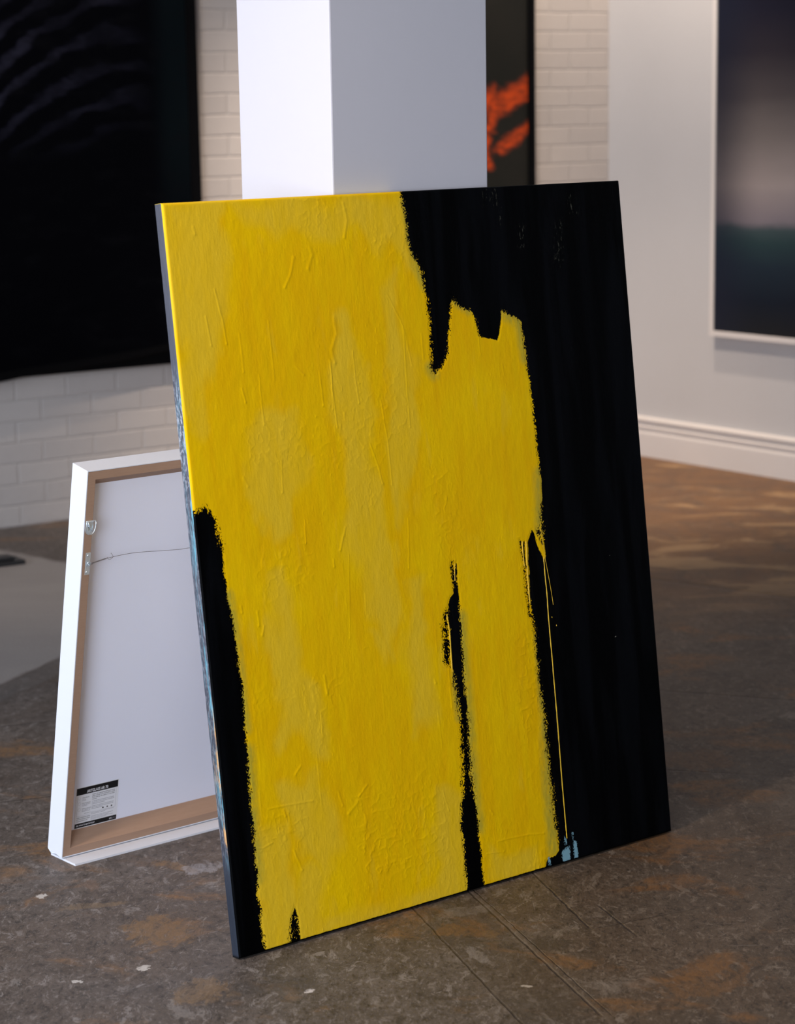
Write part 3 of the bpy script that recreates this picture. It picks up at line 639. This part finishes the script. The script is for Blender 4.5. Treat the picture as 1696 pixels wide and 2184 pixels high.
# side of the canvas: slate grey primer with dragged blue, white and ochre paint
s = SH('canvas side paint'); o = s.obj()
z = s.sep(o)[2]; yy = s.sep(o)[1]
g = s.noise(s.map(o, (1, 30, 3)), 6, 6, 0.65)
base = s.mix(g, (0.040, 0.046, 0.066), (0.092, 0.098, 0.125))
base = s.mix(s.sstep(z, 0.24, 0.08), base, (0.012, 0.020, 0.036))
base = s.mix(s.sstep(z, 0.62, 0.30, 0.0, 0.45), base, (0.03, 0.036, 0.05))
st1 = s.noise(s.map(o, (1, 90, 22)), 3.2, 5, 0.7, 0.5)
zone = s.math('MULTIPLY', s.sstep(z, 0.14, 0.22), s.sstep(z, 1.04, 0.92))
front = s.sstep(yy, -0.006, -0.017)
white_m = s.math('MULTIPLY', s.math('MULTIPLY', s.sstep(st1, 0.50, 0.58), zone), s.sstep(z, 0.75, 0.90, 0.25, 0.75))
base = s.mix(white_m, base, (0.52, 0.54, 0.62))
st2 = s.noise(s.map(o, (1, 80, 5), loc=(3, 2, 1)), 2.6, 5, 0.65, 0.4)
cy_m = s.math('MULTIPLY', s.math('MULTIPLY', s.sstep(st2, 0.50, 0.57), zone), s.sstep(front, 0, 1, 0.25, 1.0))
base = s.mix(s.math('MULTIPLY', cy_m, 0.9), base, (0.14, 0.40, 0.52))
st3 = s.noise(s.map(o, (1, 70, 7), loc=(8, 5, 4)), 2.3, 6, 0.7, 0.4)
or_m = s.math('MULTIPLY', s.math('MULTIPLY', s.sstep(st3, 0.53, 0.58), s.math('MULTIPLY', s.sstep(z, 0.16, 0.20), s.sstep(z, 0.48, 0.38))), s.sstep(front, 0, 1, 0.3, 1.0))
base = s.mix(or_m, base, (0.62, 0.35, 0.15))
# the yellow skin ends in a ragged rim on the corner
rim = s.math('MULTIPLY', s.sstep(s.math('ADD', yy, s.math('MULTIPLY', s.math('SUBTRACT', s.noise(o, 120, 3, 0.6), 0.5), 0.004)), -0.0205, -0.0212), s.sstep(z, 0.86, 0.875))
fl = s.math('MULTIPLY', rim, s.sstep(s.sep(o)[0], 0.72, 0.70))
base = s.mix(fl, base, (0.75, 0.55, 0.06))
topx = s.math('MULTIPLY', s.sstep(z, PH - 0.0008, PH - 0.0002), s.sstep(s.sep(o)[0], 0.505, 0.500))
base = s.mix(topx, base, (0.66, 0.50, 0.06))
topb = s.math('MULTIPLY', s.sstep(s.sep(o)[0], 0.50, 0.51), 1.0)
base = s.mix(topb, base, (0.002, 0.0025, 0.004))
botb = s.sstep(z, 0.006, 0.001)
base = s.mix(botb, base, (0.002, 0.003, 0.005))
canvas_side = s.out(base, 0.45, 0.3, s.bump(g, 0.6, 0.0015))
for m_ in (canvas_face, canvas_side, canvas_run): me.materials.append(m_)

painting = empty('abstract_painting', P_B0, (-P_LEAN, 0, P_YAW))
tag(painting, 'large unframed canvas painted yellow and black, leaning against the white pillar', 'painting')
cv = bpy.data.objects.new('canvas', me); col.objects.link(cv); cv.parent = painting
def bar(x0, x1, z0, z1):
    m = MB(); m.box(x0, x1, -0.018, 0.0, z0, z1); m.build('stretcher_bar', raw_wood, painting, 0.001)
e_ = 0.0015
bar(e_, 0.045, e_ + .045, PH - .047); bar(PW - .045, PW - e_, e_ + .045, PH - .047)
bar(e_, PW - e_, e_, 0.045); bar(e_, PW - e_, PH - .045, PH - e_)
bar(0.046, PW - .046, PH / 2 - .02, PH / 2 + .02)

# ------------------------------------------------------------------ pillar
P_U = Vector((math.cos(P_YAW), math.sin(P_YAW), 0)); P_N = Vector((-math.sin(P_YAW), math.cos(P_YAW), 0))
pc = P_B0 + P_U * 0.3745 + P_N * 0.1585
m = MB(); m.box(0, 0.3622, 0, 0.2795, 0, CEIL)
pl_ = m.build('pillar', pillar_paint, bevel=0.003); pl_.location = pc; pl_.rotation_euler = (0, 0, P_YAW)
tag(pl_, 'square white pillar standing behind the leaning yellow and black canvas', 'pillar')

# ------------------------------------------------------------------ white frame seen from the back
F_B = Vector((-0.6593, 4.2783, 0.0065)); F_YAW, F_LEAN, FW, FH, FT = 0.694659, 0.198645, 0.600, 0.79620, 0.05115
fr = empty('picture_frame', F_B, (F_LEAN, 0, F_YAW))
tag(fr, 'white box frame turned back to front, with brown tape and hanging wire, behind the canvas', 'picture frame')
# moulding: four mitred rails, one mesh; profile in (inset, y)
def ringmesh(m, levels, mat=0):
    """levels: list of (inset, y); closed loop of rectangles joined in order"""
    rings = []
    for ins, y in levels:
        b_ = len(m.v)
        m.v += [(ins, y, ins), (FW - ins, y, ins), (FW - ins, y, FH - ins), (ins, y, FH - ins)]
        rings.append(b_)
    for i in range(len(rings)):
        a_, b_ = rings[i], rings[(i + 1) % len(rings)]
        for k in range(4):
            m.f.append([a_ + k, a_ + (k + 1) % 4, b_ + (k + 1) % 4, b_ + k]); m.m.append(mat); m.s.append(False)
m = MB(); ringmesh(m, [(0, 0), (0, FT), (0.022, FT), (0.022, FT - .012), (0.0125, FT - .012), (0.0125, 0.0022), (0.0026, 0.0022), (0.0022, 0.0)])
m.build('moulding', frame_white, fr, 0.0004)
m = MB(); ringmesh(m, [(0.0024, 0.0001), (0.0183, 0.0001), (0.0385, 0.0296), (0.0385, 0.0312), (0.0124, 0.0312), (0.0124, 0.0018), (0.0028, 0.0018)])
m.build('backing_strip', tape, fr)
m = MB(); m.box(0.030, FW - .030, 0.0298, 0.0330, 0.030, FH - .030); m.build('backing_board', board_mat, fr)
m = MB(); m.box(0.0129, FW - .0129, FT - .0165, FT - .0125, 0.0129, FH - .0129); m.build('glazing', black_frame, fr)

# printed sticker on the backing board ---------------------------------
def text_mesh(mb, txt, x0, x1, z, hgt, y, mat, bold=0.0):
    cu = bpy.data.curves.new('t', 'FONT'); cu.body = txt; cu.size = 1.0; cu.offset = bold; cu.resolution_u = 3
    to = bpy.data.objects.new('t', cu); col.objects.link(to)
    bpy.context.view_layer.update()
    dg = bpy.context.evaluated_depsgraph_get()
    mm_ = bpy.data.meshes.new_from_object(to.evaluated_get(dg))
    vs = [v.co.copy() for v in mm_.vertices]
    if vs:
        ax = min(v.x for v in vs); bx = max(v.x for v in vs)
        sx = (x1 - x0) / max(bx - ax, 1e-6) if x1 is not None else hgt / 0.7
        sz = hgt / 0.70
        mb.add([(x0 + (v.x - ax) * sx, y, z + v.y * sz) for v in vs], [tuple(p.vertices) for p in mm_.polygons], mat)
    bpy.data.objects.remove(to); bpy.data.curves.remove(cu); bpy.data.meshes.remove(mm_)
yb = 0.0296
st_ = MB(); st_.box(0.0437, 0.1425, yb - .0001, yb + .0003, 0.0375, 0.1285)
sticker = st_.build('sticker', paper_white, fr); sticker['label'] = 'printed sticker with black bands'
pr = MB(); y1 = yb - .0002; y2 = yb - .0004
pr.box(0.0446, 0.1404, y1, yb, 0.1118, 0.1270, 0); pr.box(0.0446, 0.1416, y1, yb, 0.0400, 0.0497, 0)
text_mesh(pr, 'ARTGLASS AR 70', 0.0682, 0.1172, 0.1142, 0.0062, y2, 1, 0.02)
text_mesh(pr, "SEE WHAT'S IMPORTANT", 0.0480, 0.0908, 0.0433, 0.0032, y2, 1, 0.015)
text_mesh(pr, 'art', 0.1250, 0.1305, 0.0432, 0.0042, y2, 1, 0.02)
text_mesh(pr, '|glass', 0.1309, 0.1393, 0.0432, 0.0042, y2, 2, -0.01)
# ruled frame
for x0, x1, z0, z1 in [(.0476, .0479, .0655, .1118), (.1370, .1373, .0690, .1118), (.0476, .0800, .0653, .0656), (.0800, .1373, .0690, .0693)]:
    pr.box(x0, x1, y1, yb, z0, z1, 3)
def dashes(x0, x1, z, hgt, mat, seed):
    r = np.random.RandomState(seed); x = x0
    while x < x1 - .001:
        L_ = r.uniform(.0012, .0042); e2 = min(x + L_, x1)
        pr.box(x, e2, y1, yb, z, z + hgt, mat); x = e2 + .0007
lines = ['Clean by spraying ammonia-free', 'glass-cleaner on a microfibre cloth', 'and wiping the glass in circular']
for i, t_ in enumerate(lines): text_mesh(pr, t_, .0815, .1338, .1068 - i * .0036, .0024, y1, 0, 0.01)
text_mesh(pr, 'motions.', .0815, .0925, .0960, .0024, y1, 0, 0.01)
for i, (a_, e2) in enumerate([(.1335, .0918), (.1335, .0886), (.112, .0856), (.1335, .0812), (.1335, .0782), (.107, .0752)]): dashes(.0817, a_, e2, .0011, 3, 20 + i)
for t_, x1_, z_ in [('Anti-reflective', .0745, .1038), ('70% UV protection', .0780, .0915), ('Durable and easy to clean', .0815 - .0015, .0795)]:
    text_mesh(pr, t_, .0590, min(x1_, .0800), z_, .0021, y1, 0, 0.01)
for i, (x1_, z_) in enumerate([(.066, .1010), (.068, .0984), (.078, .0888), (.071, .0862), (.0795, .0768), (.0795, .0742)]): dashes(.0590, x1_, z_, .0009, 3, 40 + i)
text_mesh(pr, 'artglass-groglass.com', .0652, .0800, .0690, .0016, y1, 0)
for i, t_ in enumerate(['Artglass protects and displays', 'artworks in the most prestigious', 'museums around the world']):
    text_mesh(pr, t_, .0480, .0795 if i < 2 else .0735, .0612 - i * .0038, .0024, y1, 0, 0.01)
for i, (x1_, z_) in enumerate([(.1335, .0665), (.115, .0640), (.1335, .0595), (.1225, .0570), (.1335, .0545), (.118, .0522)]): dashes(.0815, x1_, z_, .0009, 3, 60 + i)
for cz in (.0930, .0800):
    pr.tube([(.0528 + .0032 * math.cos(a_ * math.pi / 8), yb - .0001, cz + .0032 * math.sin(a_ * math.pi / 8)) for a_ in range(16)], .00018, 4, 3, closed=True)
pr.tube([(.0500, yb - .0001, .1040), (.0522, yb - .0001, .1010), (.0550, yb - .0001, .1052)], .00018, 4, 3)
for px_ in (.1085, .1185, .1285):
    pr.lathe([(0.0, .0002), (.0017, .0002), (.0017, 0), (0.0, 0)], (px_, yb, .0728), 'Y', 10, 0)
print_ob = pr.build('sticker_print', [ink, paper_white, grey_ink, grey_ink], sticker, recalc=False)

# hardware -------------------------------------------------------------
def screw(x, z, r, parent, y=-0.0016):
    m = MB(); m.lathe([(r, 0), (r, .0004), (r * .75, .0011), (r * .3, .0014), (0.0002, .00145)], (x, y, z), 'Y', 16)
    m.build('screw', steel, parent)
m = MB()                                      # round strap hanger with its D-shaped ring
pts = [(0.0118 + .0088 * math.cos(a_), -0.0009, .6815 + .0105 * math.sin(a_)) for a_ in np.linspace(math.pi, 2 * math.pi, 14)]
pl2 = [(p[0], p[2]) for p in pts] + [(.0190, .6960), (.0160, .6985), (.0060, .6985), (.0035, .6960)]
m.prism(pl2, -0.0012, 0.0001)
m.tube([(.0050, -.0022, .6975), (.0180, -.0022, .6975)], .0018, 10)
hang = m.build('strap_hanger', steel, fr, 0.0003)
m = MB(); m.tube([(0.0128 + .0098 * math.cos(a_), -0.0034 - .0015 * (1 - math.sin(a_)) , .6955 + .0215 * math.sin(a_)) for a_ in np.linspace(math.pi, 2 * math.pi, 20)] + [(.0226, -.0024, .6985), (.0030, -.0024, .6985)], .00105, 8, closed=True)
m.tube([(.0060, -.0036, .6975), (.0110, -.0045, .6850), (.0175, -.0036, .6780)], .0009, 8)
m.build('ring', steel, hang)
screw(0.0108, .6880, .0028, hang, -0.0013)
m = MB(); m.box(.0081, .0187, -.0010, .0001, .5915, .6355); plate = m.build('hanger_plate', steel, fr, 0.0004)
screw(.0128, .6296, .0024, plate, -.001); screw(.0122, .5970, .0024, plate, -.001)
m = MB(); m.tube([(.0140 + .0036 * math.cos(a_), -.003 - .001 * math.sin(a_), .6130 + .0050 * math.sin(a_)) for a_ in np.linspace(0, 2 * math.pi, 16)[:-1]], .0009, 8, closed=True)
m.tube([(.0140 + .0018 * math.cos(a_), -.0042, .6130 + .0026 * math.sin(a_)) for a_ in np.linspace(0, 2 * math.pi, 12)[:-1]], .0006, 6, closed=True)
m.build('ring', steel, plate)
# the other side's plate, hidden behind the painting
m = MB(); m.box(FW - .0187, FW - .0081, -.0010, .0001, .5915, .6355); plate2 = m.build('hanger_plate', steel, fr, 0.0004)
screw(FW - .0128, .6296, .0024, plate2, -.001); screw(FW - .0122, .5970, .0024, plate2, -.001)
def smooth_pts(P, k=8):
    P = [Vector(p) for p in P]; out = []
    for i in range(len(P) - 1):
        p0 = P[max(i - 1, 0)]; p1 = P[i]; p2 = P[i + 1]; p3 = P[min(i + 2, len(P) - 1)]
        for j in range(k):
            t = j / k
            out.append(0.5 * ((2 * p1) + (p2 - p0) * t + (2 * p0 - 5 * p1 + 4 * p2 - p3) * t * t + (3 * p1 - p0 - 3 * p2 + p3) * t ** 3))
    out.append(P[-1]); return out
m = MB()
m.tube(smooth_pts([(.0165, -.003, .6118), (.0198, -.003, .6135), (.0534, -.003, .6190), (.0947, -.002, .6208), (.1313, 0, .6190), (.2119, .004, .6105), (.2470, .004, .6095), (.34, .002, .6120), (.50, -.002, .6090), (FW - .0165, -.003, .6118)]), .00045, 6)
coil = []
for i in range(120):
    t = i / 119; x = .0210 + .0310 * t; z = .6140 + .0048 * t; a_ = t * 2 * math.pi * 13
    coil.append((x, -.003 + .0011 * math.cos(a_), z + .0011 * math.sin(a_)))
m.tube(coil, .00042, 5)
m.tube(smooth_pts([(.0165, -.0035, .6150), (.0210, -.0035, .6115), (.0225, -.0025, .6160)]), .00035, 5)
m.tube(smooth_pts([(.0520, -.003, .6188), (.0540, -.0045, .6215), (.0555, -.004, .6180), (.0600, -.004, .6165), (.0640, -.005, .6190), (.0645, -.007, .6225), (.0615, -.008, .6270), (.0590, -.008, .6304)]), .00034, 5)
m.lathe([(.0004, -.0002), (.0007, 0), (.0004, .0004)], (.0590, -.008, .6304), 'Y', 8)
m.build('hanging_wire', wire_mat, fr)

# white foam sheet that the frame stands on
m = MB()
q = [floorp for floorp in [(-0.6860, 4.3200), (-0.6290, 4.2490), (-0.1500, 4.6450), (-0.2200, 4.7250)]]
TH = 0.0045
m.add([(x, y, 0.0004) for x, y in q] + [(x, y, TH) for x, y in q], [(3, 2, 1, 0), (4, 5, 6, 7)] + [(i, (i + 1) % 4, (i + 1) % 4 + 4, i + 4) for i in range(4)])
# a creased corner flap standing up slightly
m.add([(-0.6930, 4.3290, .012), (-0.6860, 4.3200, TH), (-0.6480, 4.2720, TH + .0005), (-0.6610, 4.3050, TH + .001)], [(0, 1, 2, 3)])
fb_ = m.build('foam_sheet', foam_mat)
tag(fb_, 'thin white foam sheet lying on the floor under the white frame', 'foam sheet')

# ------------------------------------------------------------------ pictures on the walls
def on_wall(name, yaw, label, cat='picture', group=None):
    e = empty(name, CORNER, (0, 0, yaw)); return tag(e, label, cat, group)
# dark photograph of ripples (left)
s = SH('night water print'); o = s.obj()
x_, y_, z_ = s.sep(o)
r_ = s.math('POWER', s.math('ADD', s.math('POWER', s.math('ADD', x_, 1.95), 2.0), s.math('POWER', s.math('MULTIPLY', s.math('ADD', z_, -0.70), 1.0), 2.0)), 0.5)
dn = s.noise(s.map(o, (2, 1, 5)), 2.0, 5, 0.6)
wv_ = s.math('SINE', s.math('ADD', s.math('MULTIPLY', s.math('ADD', s.math('MULTIPLY', z_, 1.0), s.math('MULTIPLY', s.math('MULTIPLY', s.math('ADD', x_, 2.2), s.math('ADD', x_, 2.2)), 0.9)), 58), s.math('MULTIPLY', dn, 10)))
band = s.sstep(wv_, -0.1, 1.0)
mask = s.math('MULTIPLY', s.math('MULTIPLY', s.sstep(z_, 1.22, 1.5), s.sstep(x_, -2.08, -2.45)), s.sstep(s.noise(o, 5, 4), 0.35, 0.6, 0.25, 1.0))
grain = s.noise(s.map(o, (1, 1, 4)), 45, 4, 0.7)
c = s.mix(s.math('MULTIPLY', s.math('MULTIPLY', band, mask), s.sstep(grain, 0.3, 0.7, 0.4, 1.0)), (0.0010, 0.0010, 0.0018), (0.019, 0.019, 0.032))
gcast = s.math('MULTIPLY', s.sstep(x_, -2.15, -2.05), s.sstep(z_, 0.9, 1.4, 0.3, 1.0))
c = s.mix(gcast, c, (0.0026, 0.0045, 0.0058))
lowp = s.math('MULTIPLY', s.sstep(s.noise(s.map(o, (3, 1, 8)), 3, 5, 0.65), 0.5, 0.7), 0.5)
c = s.mix(lowp, c, (0.0035, 0.0035, 0.0045))
print_left = s.out(c, 0.25, 0.03)
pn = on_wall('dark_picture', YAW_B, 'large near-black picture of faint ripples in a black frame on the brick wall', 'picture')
m = MB(); m.box(-3.35, -1.945, -0.035, -0.001, 0.522, 2.05); m.build('backing_shade_box', black_frame, pn)  # solid black for the picture's backing and the deep shadow under it
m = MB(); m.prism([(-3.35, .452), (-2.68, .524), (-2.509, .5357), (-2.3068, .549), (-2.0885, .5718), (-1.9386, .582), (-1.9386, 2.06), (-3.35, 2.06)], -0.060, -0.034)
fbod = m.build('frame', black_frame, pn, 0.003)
m = MB(); m.prism([(-3.32, .50), (-2.68, .556), (-2.509, .566), (-2.3068, .580), (-2.0885, .602), (-1.985, .612), (-1.985, 2.02), (-3.32, 2.02)], -0.0620, -0.0595)
m.build('print', print_left, pn)
m = MB(); m.box(-1.9850, -1.9800, -0.0640, -0.0585, 0.612, 2.02); m.build('frame_lip', black_frame, pn)
# dark picture with orange smoke (centre, behind the pillar)
s = SH('orange smoke print'); o = s.obj(); x_, y_, z_ = s.sep(o)
wn = s.noise(s.map(o, (1, 1, 2.0), rot=(0, 0.5, 0)), 9.0, 5, 0.6, 0.6, color=True)
ws = s.vmath('ADD', s.vmath('MULTIPLY', o, (1, 0, 1)), s.vmath('MULTIPLY', s.vmath('SUBTRACT', wn, (0.5, 0.5, 0.5)), (0.10, 0, 0.09)))
mk = 0.0
for (x0_, z0_, x1_, z1_, w_) in [(-.43, 1.485, -.60, 1.40, .030), (-.60, 1.40, -.645, 1.29, .022), (-.645, 1.29, -.64, 1.18, .018), (-.44, 1.44, -.56, 1.40, .018), (-.44, 1.32, -.575, 1.24, .022), (-.62, 1.43, -.80, 1.34, .03), (-.75, 1.2, -.95, 1.3, .04)]:
    a_ = Vector((x0_, 0, z0_)); b_ = Vector((x1_, 0, z1_)); L_ = (b_ - a_).length; t_ = (b_ - a_) / L_
    d_ = s.vmath('SUBTRACT', ws, tuple(a_)); al = s.math('MINIMUM', s.math('MAXIMUM', s.vmath('DOT_PRODUCT', d_, tuple(t_)), 0.0), L_)
    sc_ = s.node('ShaderNodeVectorMath', operation='SCALE'); sc_.inputs[0].default_value = tuple(t_); s.put(sc_.inputs['Scale'], al)
    q_ = s.vmath('LENGTH', s.vmath('SUBTRACT', d_, sc_.outputs[0]))
    mk = s.math('MAXIMUM', mk, s.sstep(q_, w_ * 1.9, 0.0))
mk = s.math('MULTIPLY', mk, s.sstep(s.noise(s.map(o, (1, 1, 2.5)), 22, 4, 0.6), 0.3, 0.6, 0.35, 1.0))
c = s.mix(s.noise(o, 4, 4), (0.006, 0.008, 0.007), (0.020, 0.018, 0.015))
c = s.mix(mk, c, (0.46, 0.055, 0.010))
print_mid = s.out(c, 0.4, 0.15)
pn = on_wall('smoke_picture', YAW_B, 'black framed picture with orange smoke, on the brick wall behind the pillar', 'picture')
m = MB()
X0, X1, Z0, Z1, BW = -1.32, -0.4115, 0.70, 2.05, 0.030
for a_ in [(X0, X1, Z0, Z0 + BW), (X0, X1, Z1 - BW, Z1), (X0, X0 + BW, Z0 + BW, Z1 - BW), (X1 - BW, X1, Z0 + BW, Z1 - BW)]:
    m.box(a_[0], a_[1], -0.045, -0.001, a_[2], a_[3])
m.build('frame', black_frame, pn, 0.0015)
m = MB(); m.box(X0 + BW, X1 - BW, -0.034, -0.002, Z0 + BW, Z1 - BW); m.build('print', print_mid, pn)
# seascape in a white frame (right wall)
s = SH('misty sea print'); o = s.obj(); x_, y_, z_ = s.sep(o)
nz_ = s.noise(s.map(o, (1, 1, 3)), 3.0, 4, 0.55)
zz_ = s.math('ADD', z_, s.math('MULTIPLY', s.math('SUBTRACT', nz_, 0.5), 0.06))
zz_ = s.math('DIVIDE', s.math('SUBTRACT', zz_, 0.53), 1.35)
c = s.ramp(zz_, [(0.0, (0.010, 0.011, 0.013)), (0.10, (0.005, 0.009, 0.018)), (0.20, (0.012, 0.022, 0.034)), (0.265, (0.022, 0.045, 0.050)), (0.30, (0.045, 0.068, 0.074)), (0.325, (0.19, 0.165, 0.185)),
               (0.42, (0.30, 0.255, 0.245)), (0.55, (0.15, 0.13, 0.125)), (0.66, (0.060, 0.052, 0.055)), (0.78, (0.022, 0.019, 0.026)), (0.90, (0.010, 0.010, 0.020)), (1.0, (0.008, 0.008, 0.016))])
edge = s.sstep(x_, 0.64, 0.90, 0.72, 0.0)
c = s.mix(edge, c, (0.010, 0.013, 0.026))
print_right = s.out(c, 0.4, 0.15)
pn = on_wall('seascape_picture', YAW_R, 'misty blue and pink seascape in a thin white frame on the right wall', 'picture')
X0, X1, Z0, Z1, BW = 0.6262, 1.90, 0.5165, 1.95, 0.0215
m = MB()
for a_ in [(X0, X1, Z0, Z0 + BW), (X0, X1, Z1 - BW, Z1), (X0, X0 + BW, Z0 + BW, Z1 - BW), (X1 - BW, X1, Z0 + BW, Z1 - BW)]:
    m.box(a_[0], a_[1], -0.040, -0.001, a_[2], a_[3])
m.build('frame', trim_white, pn, 0.001)
m = MB(); m.box(X0 + BW, X1 - BW, -0.034, -0.002, Z0 + BW, Z1 - BW); m.build('print', print_right, pn)

# small black thing on the floor at the left edge
m = MB(); m.box(-0.17, 0.0, -0.045, 0.045, 0, 0.014); m.box(-0.15, -0.03, -0.030, 0.030, 0.014, 0.026)
w_ = m.build('doorstop', lamp_body, bevel=0.004); w_.location = (-1.205, 7.27, 0); w_.rotation_euler = (0, 0, 0.55)
w_.name = 'black_wedge'; tag(w_, 'small black wedge lying on the floor at the left edge, before the brick wall', 'wedge')

# ------------------------------------------------------------------ ceiling spotlights
def spotlight(base, target, watts, angle, blend, label, grp, soft=0.028):
    e = empty('ceiling_spotlight', (base[0], base[1], CEIL)); tag(e, label, 'spotlight', grp)
    m = MB(); m.lathe([(.05, 0), (.05, -.02), (.012, -.025), (.012, -.12)], (0, 0, -.0005)); m.build('mount', lamp_body, e)
    d = (Vector(target) - Vector((base[0], base[1], CEIL - .16))).normalized()
    qd = d.to_track_quat('-Z', 'Y')
    m = MB(); m.lathe([(.035, .06), (.045, .05), (.045, -.06), (.041, -.06), (.036, -.03), (.001, -.03)])
    h_ = m.build('housing', lamp_body, e); h_.location = (0, 0, -.16); h_.rotation_euler = qd.to_euler()
    l = bpy.data.lights.new('spot_lamp', 'SPOT'); l.energy = watts; l.color = WARM; l.spot_size = math.radians(angle); l.spot_blend = blend; l.shadow_soft_size = soft
    lo = bpy.data.objects.new('spot_lamp', l); col.objects.link(lo); lo.parent = e
    lo.location = Vector((0, 0, -.16)) + d * 0.065; lo.rotation_euler = qd.to_euler()
NB = Vector((DB.y, -DB.x, 0)); NR = Vector((DR.y, -DR.x, 0))
def wp(base, d, nrm, s_, off, z=0): p = base + d * s_ + nrm * off; return (p.x, p.y, z)
spotlight(wp(CORNER, DR, NR, 1.55, 0.85), wp(CORNER, DR, NR, 0.75, 0.0, 0.0), 14, 70, 0.9, 'black ceiling spotlight aimed at the seascape on the right wall', None)
spotlight(wp(CORNER, DB, NB, -0.75, 0.85), wp(CORNER, DB, NB, -0.45, 0.0, 0.7), 120, 75, 0.6, 'black ceiling spotlight aimed at the orange smoke picture', None)
spotlight(wp(CORNER, DB, NB, -2.6, 0.85), wp(CORNER, DB, NB, -2.6, 0.0, 0.2), 52, 75, 0.7, 'black ceiling spotlight aimed at the dark ripple picture', None)
spotlight(wp(CORNER, DR, NR, 1.2, 1.9), wp(CORNER, DR, NR, 0.4, 1.1, 0.0), 215, 60, 0.8, 'black ceiling spotlight aimed down at the floor by the right wall', None)
spotlight((-1.45, 2.5), (-0.15, 3.85, 0.7), 150, 58, 1.0, 'added unseen ceiling spotlight brightening the yellow and black canvas', None, 0.14)  # extra lamp, added to lift the canvas towards its upper left
